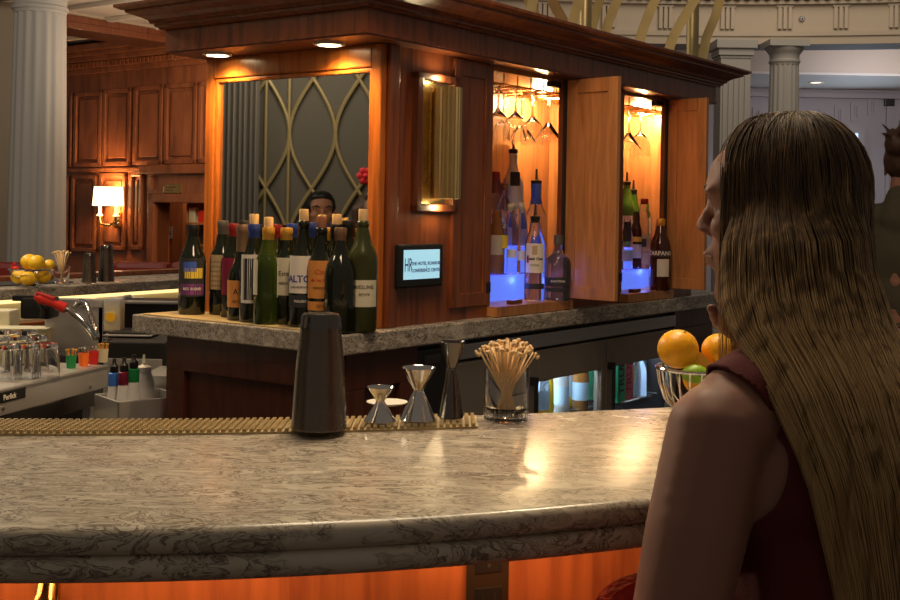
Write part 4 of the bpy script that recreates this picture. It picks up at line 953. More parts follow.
# wire bowl with oranges
YB = 1.82; p = P(704, 380, YB); p.z = ZB; R_ = 47*YB/F; zr = P(704, 368, YB).z-ZB
t = thing('wire_fruit_bowl', 'silver wire basket of oranges beside the woman\'s shoulder', 'basket', p)
for i in range(26):
    a = 2*PI*i/26; pts = [(R_*s*math.cos(a+.35*s), R_*s*math.sin(a+.35*s), zz) for s, zz in ((.35, .004), (.6, .010), (.82, zr*.35), (.95, zr*.68), (1, zr))]
    MB().tube(pts, .0014, 6).build('wire', 'chrome', t)
MB().tube([(R_*math.cos(2*PI*i/40), R_*math.sin(2*PI*i/40), zr) for i in range(41)], .0028, 8).build('rim', 'chrome', t)
MB().tube([(R_*.35*math.cos(2*PI*i/24), R_*.35*math.sin(2*PI*i/24), .004) for i in range(25)], .003, 8).build('foot_ring', 'chrome', t)
def fruit(name, label, p, r, m, cat, sc=(1, 1, 1), grp='fruit in the wire basket'):
    t = thing(name, label, cat, p-Vector((0, 0, r*sc[2])), 0, grp); b = MB().sphere((0, 0, r*sc[2]), r, 28, sc=sc); b.build('rind', m, t)
    MB().sphere((r*.25, -r*.3, r*2*sc[2]-r*.075), r*.09, 8, sc=(1, 1, .5)).build('stem_scar', 'lime', t); return t
rO = 20.5*YB/F
fruit('orange', 'whole orange heaped at the left side of the wire basket', P(678, 349, YB), rO, 'orange', 'orange', (1, 1, .95))
fruit('orange', 'orange at the right of the basket next to the woman\'s hair', P(719, 350, YB+.01), rO*.85, 'orange', 'orange', (1, 1, .95))
fruit('orange', 'lower orange inside the wire basket under the others', P(700, 378, YB+.02), rO*.85, 'orange', 'orange')
fruit('lime', 'green lime peeping over the basket rim below the whole orange', P(695, 374, YB-.035), rO*.5, 'lime', 'lime', (1.3, 1, .9))
w_ = MB(); 
n = 14; vs = [(0, -.004, 0), (0, .004, 0)]+[(.03*math.cos(PI*i/n), -.004, .03*math.sin(PI*i/n)) for i in range(n+1)]+[(.03*math.cos(PI*i/n), .004, .03*math.sin(PI*i/n)) for i in range(n+1)]
fs_ = [tuple([2+i for i in range(n+1)]), tuple([3+n+i for i in range(n, -1, -1)])]+[(2+i, 3+n+i, 4+n+i, 3+i) for i in range(n)]+[(2, 2+n, 3+n+n, 3+n)]
tw_ = thing('orange_slice', 'thin orange slice wedged upright between the oranges in the basket', 'orange slice', P(692, 370, YB-.01)); tw_.rotation_euler = (0, math.radians(58), 0)
MB().add(vs[2:], [tuple(j-2 for j in f) for f in fs_]).build('slice', 'flesh', tw_)
#PART4
# ================================================================ BAR STATION AT THE LEFT
FA = math.atan2(.852, .523); FO = Vector((-1.616, 4.26, 0))
FM = Matrix.Translation(FO) @ Matrix.Rotation(FA, 4, 'Z')      # local x along the far counter edge, local y away from us
fb = thing('far_bar_counter', 'far marble bar counter with glowing strip below it at the left', 'counter', FO, FA)
b = MB().box(-1.3, 3.2, 0, .42, 1.03, 1.07, None, .004); b.build('marble_top', 'marble2', fb)
MB().box(-1.3, 3.2, .06, .40, 0, 1.03).build('front_panel', 'lcream', fb)
MB().box(-1.3, 3.2, .03, .06, 1.014, 1.026).build('led_strip', 'ledstrip', fb)
MB().box(-1.3, 3.2, .34, .42, 1.07, 1.09, None, .004).box(-1.3, 3.2, -.02, .06, .93, .945, None, .003).build('wood_ledge', 'hut', fb)
FI = FM.inverted()
for x in (-.5, .5): light('AREA', 'farbar_light', FM @ Vector((x, .03, 1.01)), .7, (1, .72, .30), .8, FM @ Vector((x, .03, .5)), size_y=.03)
o = MB().box(-.9, .45, .13, .30, 1.07, 1.075, None, .001).build('bar_mat', 'blackmat'); tag(o, 'dark mat lying on the far marble counter under the lemon bowl', 'mat', None, FO, FA)
for i in range(3):
    x0, x1, nm = ((-40, 28, 'left of the fluted column'), (112, 168, 'in front of the panelled wall beside the sconce'), (170, 200, 'half hidden behind the lone wine bottle'))[i]
    Y = 7.8; p0, p1 = P(x0, 262, Y), P(x1, 262, Y); w_ = (p1.x-p0.x)/2
    t = thing('booth_sofa', 'burgundy leather booth bench '+nm, 'sofa', ((p0.x+p1.x)/2, Y, 0))
    MB().box(-w_, w_, 0, .16, .15, p0.z, None, .035).build('backrest', 'red', t); MB().box(-w_, w_, -.5, 0, .15, .46, None, .03).build('seat', 'red', t); MB().box(-w_+.03, w_-.03, -.45, .14, 0, .15).build('plinth', 'black', t)
ZF = 1.075
# lemon bowl
p = PZ(31, 285.5, ZF); k = p.y/F; t = thing('fruit_bowl', 'footed silver bowl heaped with lemons on the far counter', 'bowl', p); Rb = 21*k; hb = 16*k
MB().lathe([(Rb*.55, 0), (Rb*.5, .004), (Rb*.2, hb*.18), (Rb*.3, hb*.25), (Rb*.75, hb*.45), (Rb*.95, hb*.75), (Rb, hb), (Rb*1.05, hb*1.02), (Rb*.96, hb), (Rb*.9, hb*.76), (Rb*.7, hb*.5), (0, hb*.32)], n=36).build('bowl', 'glass', t)
MB().tube([(Rb*1.03*math.cos(2*PI*i/36), Rb*1.03*math.sin(2*PI*i/36), hb*1.02) for i in range(37)], .003, 6).build('rim', 'chrome', t)
LM = 'lemons in the bowl on the far counter'
for i, (dx, dz, dy, r, l) in enumerate(((-10, 6, -.02, 7.5, 'lemon low at the left inside the footed bowl'), (2, 5, -.05, 7.5, 'lemon low in the middle front of the footed bowl'), (13, 6.5, -.01, 7, 'lemon low at the right inside the footed bowl'),
                           (-2, 21, 0, 8.5, 'topmost left lemon on the heap in the footed bowl'), (8, 20.5, -.03, 8.5, 'topmost right lemon on the heap in the footed bowl'), (16, 18, .02, 6, 'small lemon at the right rim of the footed bowl'))):
    o = MB().sphere((0, 0, 0), r*k, 18, sc=(1.12, .95, .92)).sphere((r*k*1.08, 0, 0), r*k*.2, 8).build('lemon', 'lemon'); tag(o, l, 'lemon', LM, p+Vector((dx*k, dy, dz*k+.01)), .4*i)
o = MB().sphere((0, 0, 0), 3*k, 12, sc=(1.3, 1, .8)).tube([(0, 0, 0), (-.012, 0, .012), (0, 0, .02)], .005, 6).build('red_garnish', 'redpl'); tag(o, 'small red garnish at the left rim of the lemon bowl', 'garnish', None, p+Vector((-14*k, -.02, 17*k)))
# stirrer glass on far counter
p = PZ(61.5, 283, ZF); k = p.y/F; t = thing('stirrer_glass', 'glass of pale stirrers between the lemon bowl and black shaker tins', 'glass', p); Rg = 8.5*k; hg = 17*k
MB().lathe([(0, 0), (Rg*.8, 0), (Rg, hg), (Rg*.92, hg), (Rg*.72, .008), (0, .008)], n=24).build('tumbler', 'glass', t)
rs = random.Random(5)
for i in range(18):
    a = 2*PI*i*.618; rad = math.sqrt((i+.5)/18); d = Vector((.36*rad*math.cos(a), .3*rad*math.sin(a), 1)).normalized()
    o = bpy.data.objects.new('stirrer', sm); C.objects.link(o); o.matrix_world = Matrix.Translation(p+Vector((-Rg*.25*rad*math.cos(a), -Rg*.25*rad*math.sin(a), .009))) @ d.to_track_quat('Z', 'Y').to_matrix().to_4x4() @ Matrix.Scale(.88, 4)
    o['label'] = 'pale wooden stirrer in the small glass on the far counter'; o['category'] = 'stirrer'; o['group'] = 'stirrers in the glass on the far counter'
for px, by, ty, w1, w2, l in ((89, 282.5, 253, 15, 10.5, 'shorter black shaker tin on the far counter beside the stirrers'), (106, 281.5, 245, 16.5, 12, 'taller black shaker tin on the far counter right of the shorter one')):
    p = PZ(px, by, ZF); k = p.y/F; hs = P(px, ty, p.y).z-p.z; t = thing('cocktail_shaker', l, 'shaker', p); a_, b_ = w1*k/2, w2*k/2
    MB().lathe([(a_*.95, 0), (a_, .002), (a_*.98, .006), (b_, hs-.02)], n=30).build('tin_body', 'shaker', t); MB().lathe([(b_*1.04, hs-.02), (b_, hs-.004), (b_*.9, hs), (0, hs-.002)], n=30).build('weighted_end', 'gun', t)

# drainboard station
d1 = Vector((.234, .972, 0)).normalized(); DA = math.atan2(d1.y, d1.x); DO = PZ(108, 365, .91); DO.z = 0     # origin: right front corner; local -x towards us, local y away from the front
ds_ = thing('drainboard_sink', 'stainless steel glass drainboard station at the lower left', 'sink unit', DO, DA)
b = MB().box(-1.3, 0, 0, .62, .895, .91, None, .003).box(-1.3, 0, 0, .012, .845, .91, None, .003).box(-1.3, 0, .6, .62, .91, 1.0, None, .003); b.build('top', 'steel', ds_)
MB().box(-1.3, -.02, .004, .02, .80, .845, None, .003).build('lower_apron', 'gun', ds_)
for x in (-1.28, -.06): MB().box(x, x+.025, .02, .045, 0, .80).build('leg', 'steel', ds_)
MB().box(-1.28, -.02, .05, .60, .35, .37).build('undershelf', 'gun', ds_)
pq = [((3, 391+9), (16.5, 391-.5))]
def DXZ(px, py):  # local x, z on the front plane y=0
    M_ = (Matrix.Translation(DO) @ Matrix.Rotation(DA, 4, 'Z')).inverted(); a = M_ @ Vector((0, 0, ZC)); c = M_ @ P(px, py, 1.0); t = a.y/(a.y-c.y); q = a+(c-a)*t; return q.x, q.z
bx, bz = DXZ(9, 396.5)
MB().box(bx-.07, bx+.07, -.002, 0, bz-.012, bz+.014, None, .0005).build('badge', 'black', ds_)
text_flat('Perlick', .02, 'inkwhite', ds_, (bx, -.0025, bz), bold=.0003)
for px, py in ((3, 408), (90, 387)):
    x, z = DXZ(px, py); MB().sphere((x, 0, z), .006, 8).build('screw', 'chrome', ds_)
gm = MB().lathe([(.037, 0), (.036, .03), (.031, .088), (.028, .092), (0, .092), (0, .080), (.026, .080), (.028, .076), (.033, .03), (.035, 0)], n=24, closed=True)
for i, (px, py, l) in enumerate(((46, 377, 'upturned glass nearest the coloured pick cups'), (27, 378, 'upturned glass second along the front row of the drainboard'), (8, 379, 'upturned glass at the left of the front row on the drainboard'), (36, 368, 'upturned glass in the middle row behind the front right glass'), (17, 368, 'upturned glass in the middle row behind the second front glass'), (-3, 370, 'upturned glass cut by the left photo edge, middle row'), (26, 361, 'upturned glass at the back of the drainboard, right one'), (6, 361, 'upturned glass at the back of the drainboard, left one'))):
    p = PZ(px, py, .91)
    o = gm.build('rocks_glass', 'glass') if i == 0 else o0.copy()
    if i == 0: o0 = o
    else: C.objects.link(o)
    tag(o, l, 'glass', 'upturned glasses on the drainboard', p)
for px, py, m, cn in ((71, 368, 'green_pl', 'green'), (83.5, 366, 'orange_pl', 'orange'), (93.5, 364, 'redpl', 'red'), (103, 362, 'lcream', 'cream')):
    p = PZ(px, py, .91); k = p.y/F; t = thing('garnish_cup', 'small %s cup of cocktail picks on the drainboard corner' % cn, 'cup', p, DA); w_ = 5.2*k; h_ = 13*k
    MB().lathe([(w_*.85, 0), (w_, h_), (w_*.9, h_), (w_*.75, .004), (0, .004)], n=20).build('cup', m, t)
    pk = MB(); rs = random.Random(int(px))
    for i in range(12): a = rs.uniform(0, 6.28); r = w_*.7; pk.tube([(r*.5*math.cos(a), r*.5*math.sin(a), .006), (r*1.3*math.cos(a), r*1.3*math.sin(a), h_+rs.uniform(.008, .02))], .0012, 5).sphere((r*1.3*math.cos(a), r*1.3*math.sin(a), h_+.014), .003, 6)
    pk.build('picks', 'capgold' if cn in ('green', 'cream') else 'glass', t)
# splash panel / ice bin lid
Yp = 4.0
p0, p1 = P(45, 298, Yp), P(104, 355, Yp-.1)
t = thing('splash_guard', 'tall brushed stainless splash panel behind the soda hoses', 'panel', (p0.x, Yp, 0))
wq = P(104, 300, Yp).x-p0.x; MB().box(0, wq, 0, .02, .6, p0.z, None, .004).box(0, wq, -.012, 0, p0.z-.03, p0.z, None, .004).box(wq-.02, wq, 0, .35, .6, p0.z-.01, None, .003).build('panel', 'steel', t)
# soda gun and holder
t = thing('soda_gun', 'red soda gun with two steel hoses in a black holder below the far counter', 'soda gun', P(33, 320, 3.85))
o_ = Matrix.Translation(-P(33, 320, 3.85)); q = lambda x, y, Y=3.8: P(x, y, Y)
x0, x1 = q(14, 300).x, q(45, 300).x
MB().box(x0, x1, 3.85, 3.95, q(30, 321).z, q(30, 299).z, o_, .012).box(q(10, 0).x, x1-.02, 3.86, 3.93, q(30, 303).z, q(30, 297).z, o_, .004).tube([q(40, 303, 3.84), q(44, 309, 3.83), q(42, 317, 3.83)], .012, 8, o_).build('holder', 'black', t)
MB().tube([q(35, 296), q(40, 298.5), q(47, 301), q(57, 305), q(60, 306.5)], [.010, .017, .015, .011, .012], 12, o_).tube([q(57, 305), q(66, 308.5)], [.016, .017], 12, o_).build('handle', 'redpl', t)
MB().box(-.03, .03, -.012, .012, 0, .012, o_ @ Matrix.Translation(q(45, 298)) @ Matrix.Rotation(.3, 4, 'Y'), .003).build('buttons', 'inkred', t)
def corr(pts, r):  # flexible steel hose
    b = MB(); n = 60; P_ = []; 
    for i in range(n+1):
        u = i/n*(len(pts)-1); j = min(int(u), len(pts)-2); f = u-j; a_, b_, c_, d_ = pts[max(j-1, 0)], pts[j], pts[j+1], pts[min(j+2, len(pts)-1)]
        P_.append(.5*((2*b_)+(c_-a_)*f+(2*a_-5*b_+4*c_-d_)*f*f+(-a_+3*b_-3*c_+d_)*f**3))
    return b.tube(P_, [r*(1 if i % 2 else .86) for i in range(n+1)], 10, o_)
corr([q(65, 308), q(75, 314), q(86, 325), q(96, 339)], .0125).build('hose', 'chrome', t)
corr([q(75, 307, 3.88), q(80, 302, 3.88), q(87, 306, 3.86), q(93, 322, 3.84), q(97, 339, 3.82)], .0115).build('hose', 'chrome', t)
# pitcher of lemon slices
p = P(114, 331, 4.0); k = 4.0/F; t = thing('juice_container', 'tall clear container of yellow juice with a lemon slice beside the splash panel', 'container', (p.x, 4.0, p.z)); w_ = 8.5*k; h_ = 33*k
MB().box(-w_, w_, -.03, .03, 0, h_, None, .006).build('body', 'acrylic', t); MB().box(-w_+.004, w_-.004, -.025, .025, .005, h_*.75, None, .004).build('juice', 'liqyellow', t)
MB().lathe([(0, 0), (.020, 0), (.020, .004), (0, .004)], (0, 0, 0), 24, mx=Matrix.Translation((-.003, -.0305, h_*.45)) @ Matrix.Rotation(PI/2, 4, 'X')).build('lemon_slice', 'lcream', t)
MB().lathe([(0, 0), (.016, 0), (.016, .002), (0, .002)], (0, 0, 0), 24, mx=Matrix.Translation((-.003, -.0345, h_*.45)) @ Matrix.Rotation(PI/2, 4, 'X')).build('lemon_flesh', 'lemon', t)
def blk(name, px0, px1, y0, y1, Y, dep, m, label, cat, zb=None, bev=.005):
    a_, c_ = P(px0, y1, Y), P(px1, y0, Y); t = thing(name, label, cat, ((a_.x+c_.x)/2, Y, a_.z if zb is None else zb)); w_ = (c_.x-a_.x)/2
    MB().box(-w_, w_, 0, dep, 0, c_.z-(a_.z if zb is None else zb), None, bev).build('body', m, t); return t, w_
t, w_ = blk('storage_bin', 121, 196, 301, 333, 4.25, .12, 'black', 'black open plastic bin between the juice container and the marble shelf', 'bin'); MB().box(-w_-.01, w_+.01, -.012, .13, .105, .118, None, .004).build('rim', 'steel', t)
t, w_ = blk('paper_stack', 104, 138, 299, 306, 4.35, .1, 'paper', 'pile of cream napkins behind the juice container', 'napkins')
t, w_ = blk('tray_stack', 108, 150, 333, 345, 3.9, .16, 'black', 'dark serving trays piled at the left of the marble shelf end', 'trays', bev=.003)
for i in range(3): MB().box(-w_-.01, w_+.01, -.01-.01*i, .16, .010+.011*i, .014+.011*i, None, .001).build('tray_rim', 'steel', t)
t, w_ = blk('bottle_well', 104, 163, 343, 356, 3.75, .3, 'black', 'black plastic topped well beside the wooden base cabinet', 'cabinet', zb=0); 
MB().box(-w_, w_, -.006, 0, .5, P(100, 358, 3.75).z, None, .002).build('front', 'steel', t)
t, w_ = blk('steel_cabinet', 0, 104, 356, 420, 3.8, .12, 'gun', 'dark steel cabinet behind the upturned glasses', 'cabinet', zb=0)
# cream clutter below the far counter at the very left
t, w_ = blk('napkin_holder', -12, 9.5, 311, 331, 4.05, .1, 'lcream', 'cream napkin box under the far counter at the photo\'s left edge', 'napkin holder')
t, w_ = blk('storage_ledge', -20, 46, 329, 345, 3.95, .1, 'lcream', 'cream ledge behind the upturned glasses', 'ledge', zb=0, bev=.003)
# speed rail bin with store and pour bottles
pc = PZ(118, 402, .85)
t = thing('speed_rail', 'angular stainless bottle bin holding white pour bottles', 'bottle rack', (pc.x, pc.y, 0), math.radians(38))
for (x0, x1, y0, y1) in ((0, .20, 0, .006), (0, .006, 0, .17), (0, .20, .164, .17), (.194, .20, 0, .17)): MB().box(x0, x1, y0, y1, .50, .85, None, .002).build('side', 'steel', t)
MB().box(0, .2, 0, .17, .49, .50).build('floor_plate', 'steel', t); MB().box(.02, .18, .02, .15, 0, .49).build('pedestal', 'gun', t)
prof = lambda s: [(0, 0), (.036*s, .0), (.038*s, .01), (.038*s, .10), (.034*s, .13), (.022*s, .17), (.0145, .19)]
for px, py, m, cn in ((109, 372, 'blue_pl', 'blue'), (119, 371, 'maroon_pl', 'maroon'), (129, 368, 'green_pl', 'dark green')):
    q0 = (pc.y+.02) if px != 109 else pc.y+.05; k = q0/F; top = P(px, py, q0); t = thing('pour_bottle', 'white pour bottle with %s neck in the stainless bin' % cn, 'bottle', (top.x, q0+.05, .50), 0, 'pour bottles in the stainless bin')
    off = top.z-.50-.045
    MB().lathe([(r, z*off/.19) for r, z in prof(.85)], n=24).build('white_body', 'white_pl', t); MB().lathe([(.0145, off), (.0155, off+.002), (.015, off+.035), (.012, off+.037), (0, off+.037)], n=20).build('neck_band', m, t)
    MB().lathe([(.010, off+.037), (.012, off+.04), (.012, off+.055), (.006, off+.062), (.005, off+.075), (0, off+.075)], n=16).build('spout', 'black', t)
q = P(141, 372, pc.y+.12); t = thing('squeeze_bottle', 'squat white squeeze bottle with nozzle right of the pour bottles', 'bottle', (q.x-.01, pc.y+.19, .50)); h_ = q.z-.5
MB().lathe([(0, 0), (.03, 0), (.03, h_-.04), (.024, h_-.02), (.02, h_-.01)], n=24).build('body', 'white_pl', t); MB().lathe([(.021, h_-.01), (.021, h_+.005), (.006, h_+.012), (.003, h_+.04), (0, h_+.04)], n=20).build('nozzle', 'white_pl', t)
pc2 = P(153, 377, 3.48); t = thing('ice_bin', 'stainless bin against the end of the wooden base cabinet', 'bin', (pc2.x, 3.48, 0), 0)
MB().box(-.04, .05, 0, .25, 0, pc2.z, None, .003).box(-.045, .055, -.006, .0, pc2.z-.02, pc2.z+.004).build('body', 'steel', t)

# red low-backed stool pushed under the counter
Ys = 1.30; p = P(661, 574, Ys); t = thing('bar_stool', 'bar stool with patterned red upholstered low back tucked under the counter', 'stool', (p.x, Ys, 0), .25)
bk = MB()
for i in range(9):
    a = -.9+1.8*i/8; b0 = .0
pts = [(.095*math.sin(a), -.05*(1-math.cos(a)), 0) for a in np.linspace(-1.3, 1.3, 14)]
vs = []; fs = []; n = 14; ztop_ = p.z
for (x, y, _) in pts:
    u = x/.095; hh_ = ztop_-.03*abs(u)**3
    for dy, z in ((-.022, .80), (-.026, hh_-.02), (-.012, hh_), (.012, hh_), (.026, hh_-.02), (.022, .80)): vs.append((x, y*1+dy, z))
m = len(pts)
for i in range(m-1):
    for k in range(6): fs.append((6*i+k, 6*i+(k+1) % 6, 6*i+6+(k+1) % 6, 6*i+6+k))
fs += [tuple(range(6)), tuple(6*(m-1)+k for k in range(5, -1, -1))]
M['redfab'] = bumpy(mat('red_patterned_fabric', (.55, .035, .025), .7), 110, .9, .004, 'VORONOI')
bk.add(vs, fs, True).build('backrest', 'redfab', t)
MB().lathe([(0, .56), (.11, .56), (.12, .58), (.12, .60), (.11, .62), (0, .625)], (0, .035, 0), 32).build('seat', 'redfab', t)
for sx in (-1, 1):
    for sy in (-1, 1): MB().tube([(sx*.07, .035+sy*.07, .56), (sx*.10, .035+sy*.10, 0)], .012, 8).build('leg', 'hutdark', t)
MB().tube([(.12*math.cos(2*PI*i/24), .035+.12*math.sin(2*PI*i/24), .28) for i in range(25)], .009, 8).build('footrest', 'brass', t)
for sx in (-1, 1): MB().tube([(sx*.06, .0, .60), (sx*.07, -.012, .84)], .010, 8).build('back_post', 'hutdark', t)
#PART5
# ================================================================ PEOPLE
def ico(sub):
    bm = bmesh.new(); bmesh.ops.create_icosphere(bm, subdivisions=sub, radius=1); bm.verts.index_update()
    r = (np.array([v.co[:] for v in bm.verts]), [tuple(v.index for v in f.verts) for f in bm.faces]); bm.free(); return r
IV, IF_ = ico(2)
class Blob:
    def __init__(s, fr=None): s.v = []; s.f = []; s.n = 0; s.fr = fr if fr is not None else Matrix.Identity(4)
    def ell(s, c, r, R3=None):
        v = IV*np.array(r if isinstance(r, (tuple, list)) else (r, r, r))
        if R3 is not None: v = v @ np.array(R3).T
        v = v+np.array(tuple(c)); m = np.array(s.fr); v = v @ m[:3, :3].T+m[:3, 3]
        s.v.append(v); s.f += [tuple(i+s.n for i in f) for f in IF_]; s.n += len(v); return s
    def cap(s, p, q, rp, rq, n=None):
        p, q = np.array(tuple(p)), np.array(tuple(q)); L = np.linalg.norm(q-p); n = n or max(3, int(L/(min(rp, rq)*.35)))
        for i in range(n+1): t = i/n; s.ell(p+(q-p)*t, rp+(rq-rp)*t)
        return s
    def chain(s, pts, rs):
        for i in range(len(pts)-1): s.cap(pts[i], pts[i+1], rs[i], rs[i+1])
        return s
    def build(s, name, m, parent, vox=.005, smooth=6, fac=.5, clip=None, thick=0):
        me = bpy.data.meshes.new(name); me.from_pydata([tuple(x) for x in np.vstack(s.v)], [], s.f); me.update()
        o = bpy.data.objects.new('tmp', me); C.objects.link(o)
        md = o.modifiers.new('r', 'REMESH'); md.mode = 'VOXEL'; md.voxel_size = vox; md.use_smooth_shade = True
        ms = o.modifiers.new('s', 'SMOOTH'); ms.iterations = smooth; ms.factor = fac
        dg = bpy.context.evaluated_depsgraph_get(); r = bpy.data.meshes.new_from_object(o.evaluated_get(dg)); bpy.data.objects.remove(o)
        if clip: r = clip_mesh(r, clip)
        iv = parent.matrix_basis.inverted() if parent else Matrix.Identity(4)
        r.transform(iv); r.name = name
        r.polygons.foreach_set('use_smooth', [True]*len(r.polygons)); r.materials.clear(); r.materials.append(M[m] if isinstance(m, str) else m)
        ob = bpy.data.objects.new(name, r); C.objects.link(ob); ob.parent = parent
        if thick: so = ob.modifiers.new('thickness', 'SOLIDIFY'); so.thickness = thick; so.offset = 0
        return ob
def clip_mesh(me, f):
    bm = bmesh.new(); bm.from_mesh(me); bmesh.ops.triangulate(bm, faces=bm.faces)
    V = [v.co.copy() for v in bm.verts]; d = [f(v) for v in V]; T = [tuple(v.index for v in q.verts) for q in bm.faces]; bm.free()
    nv = list(V); cut = {}; nf = []
    def cx(a, b):
        k = (min(a, b), max(a, b))
        if k not in cut: t = d[a]/(d[a]-d[b]); cut[k] = len(nv); nv.append(V[a].lerp(V[b], t))
        return cut[k]
    for t in T:
        poly = []
        for i in range(3):
            a, b = t[i], t[(i+1) % 3]
            if d[a] > 0: poly.append(a)
            if (d[a] > 0) != (d[b] > 0): poly.append(cx(a, b))
        if len(poly) >= 3: nf.append(tuple(poly))
    r = bpy.data.meshes.new('clip'); r.from_pydata([tuple(v) for v in nv], [], nf); r.update()
    bm = bmesh.new(); bm.from_mesh(r); bmesh.ops.delete(bm, geom=[v for v in bm.verts if not v.link_faces], context='VERTS'); bm.to_mesh(r); bm.free(); return r
def frame(c, fwd, tilt=0):
    f = Vector(fwd).normalized(); l = Vector((0, 0, 1)).cross(f).normalized(); u = f.cross(l)
    m = Matrix.Identity(4)
    for i in range(3): m[i][0] = f[i]; m[i][1] = l[i]; m[i][2] = u[i]; m[i][3] = c[i]
    return m
def add_head(b, fr, k=1.0, fem=True):
    o = b.fr; b.fr = fr @ Matrix.Scale(k, 4)
    b.ell((-.004, 0, .020), (.078, .070, .080)); b.ell((.034, 0, .030), (.056, .058, .056)); b.ell((.034, 0, -.035), (.052, .050, .050))
    b.ell((.066, 0, -.080), (.018, .020, .013)); b.ell((.046, 0, -.064), (.036, .036, .022))
    b.cap((.084, 0, .014), (.097, 0, -.012), .006, .0075); b.ell((.091, .008, -.016), .006).ell((.091, -.008, -.016), .006)
    b.ell((.085, 0, -.041), (.009, .019, .005)); b.ell((.083, 0, -.051), (.009, .016, .006))
    for s_ in (1, -1):
        b.ell((.070, s_*.028, .026), (.016, .020, .007)); b.ell((.056, s_*.036, -.014), (.022, .020, .018)); b.ell((.0, s_*.074, -.005), (.016, .007, .028), Matrix.Rotation(.15, 3, 'X'))
    b.fr = o
def add_eyes(parent, fr, k=1.0):
    iv = parent.matrix_basis.inverted()
    m = iv @ fr @ Matrix.Scale(k, 4)
    for s_ in (1, -1):
        e = MB().sphere((.0655, s_*.026, .008), .0098, 14, m).build('eye', 'eye', parent); MB().sphere((.0722, s_*.026, .008), .0042, 10, m).build('iris', 'iris', e)
def add_hand(b, wrist, d, palm_n, k=1.0, curl=.5):
    "palm then five separate bent fingers; d towards the finger tips, palm_n out of the palm"
    d = Vector(d).normalized(); n_ = Vector(palm_n); n_ = (n_-d*n_.dot(d)).normalized(); s_ = d.cross(n_); w_ = Vector(wrist)
    for i in range(5):
        t = i/4; b.cap(w_+d*.015*k, w_+d*.078*k+s_*(t-.5)*.060*k, .013*k, .0115*k)
    for i, L in enumerate((.062, .075, .070, .055)):
        p = w_+d*.080*k+s_*((i/3)-.5)*.062*k; a = curl*.5; segs = (.45, .32, .25); rr = .0088*k
        for j, sg in enumerate(segs):
            v = (d*math.cos(a)+n_*math.sin(a)); q = p+v*L*sg*k; b.cap(p, q, rr, rr*.9); p = q; rr *= .9; a += curl
    p = w_+d*.022*k-s_*.024*k; v = (d*.65-s_*.7+n_*.25).normalized(); q = p+v*.036*k; b.cap(p, q, .0115*k, .010*k); v = (d*.85-s_*.35+n_*.45).normalized(); b.cap(q, q+v*.03*k, .0098*k, .0085*k)

# ---- woman in the foreground
T_ = Vector((-.35, .94, 0)).normalized(); Rr = Vector((.94, .35, 0)).normalized(); UP = Vector((0, 0, 1))
wom = thing('person', 'woman with long straight blonde hair and maroon tank top seated with her back to us', 'person', (.45, 1.12, 0))
Rt = Matrix(((Rr.x, T_.x, 0), (Rr.y, T_.y, 0), (0, 0, 1)))
HF = frame((.386, 1.345, 1.384), (-.88, .47, -.04)) @ Matrix.Scale(1.07, 4)
b = Blob()
def torso(b, g=0):
    b.ell((.418, 1.215, 1.10), (.155+g, .100+g, .135+g), Rt); b.ell((.424, 1.19, 1.00), (.142+g, .098+g, .13+g), Rt); b.ell((.435, 1.16, .90), (.135+g, .095+g, .12+g), Rt)
    b.ell((.452, 1.115, .78), (.172+g, .118+g, .12+g), Rt)
    for s_ in (-1, 1): b.ell(Vector((.418, 1.215, 1.07))+T_*.085+Rr*s_*.07, .062+g)
def straps(b, g=0):
    nb = Vector((.412, 1.235, 1.225))
    for s_ in (-1, 1): b.cap(nb+Rr*s_*.03, Vector((.418, 1.235, 1.185))+Rr*s_*.135, .052+g, .048+g)
    b.ell((.415, 1.225, 1.16), (.125+g, .075+g, .075+g), Rt)
torso(b); straps(b)
neck0 = Vector((.405, 1.25, 1.22)); b.cap(neck0, HF @ Vector((-.012, 0, -.035)), .056, .050)
add_head(b, HF)
SL, SR = Vector((.266, 1.165, 1.170)), Vector((.585, 1.30, 1.178))
EL, WL = Vector((.198, 1.095, .905)), Vector((.262, 1.265, .800))
ER_, WR = Vector((.53, 1.55, 1.113)), Vector((.362, 1.40, 1.228))
for s_, e_, w_ in ((SL, EL, WL), (SR, ER_, WR)):
    b.cap(s_+Vector((0, 0, -.005)), s_.lerp(e_, .35), .052, .051); b.cap(s_.lerp(e_, .35), e_, .051, .041); b.cap(e_, e_.lerp(w_, .35), .040, .039); b.cap(e_.lerp(w_, .35), w_, .039, .024)
b.cap(SL+Rr*.02, Vector((.405, 1.24, 1.20)), .048, .052); b.ell(SL+Rr*.045+Vector((0, -.0, -.05)), (.055, .05, .07), Rt); b.ell(SR-Rr*.045+Vector((0, 0, -.05)), (.055, .05, .07), Rt)
add_hand(b, WL, T_*.9+Vector((.2, 0, -.12)), (0, 0, -1), .92, .25); add_hand(b, WR, Vector((-.25, -.05, .9)), Vector((.3, -.9, 0)), .90, .95)
for s_, hx in ((-1, .085), (1, .085)):
    hp = Vector((.452, 1.115, .765))+Rr*s_*hx; kn = hp+Vector((.055, .335, -.01))+Rr*s_*.03; ft = kn+Vector((0, -.06, -.40))
    b.cap(hp, kn, .082, .056); b.cap(kn, kn.lerp(ft, .35), .054, .052); b.cap(kn.lerp(ft, .35), ft, .052, .034); b.chain([ft, ft+Vector((0, 0, -.03))-T_*.02, ft+T_*.14+Vector((0, 0, -.045))], [.034, .036, .026])
b.build('body', 'skin', wom, .0055, 5)
add_eyes(wom, HF)
g = Blob(); torso(g, .006); straps(g, .006)
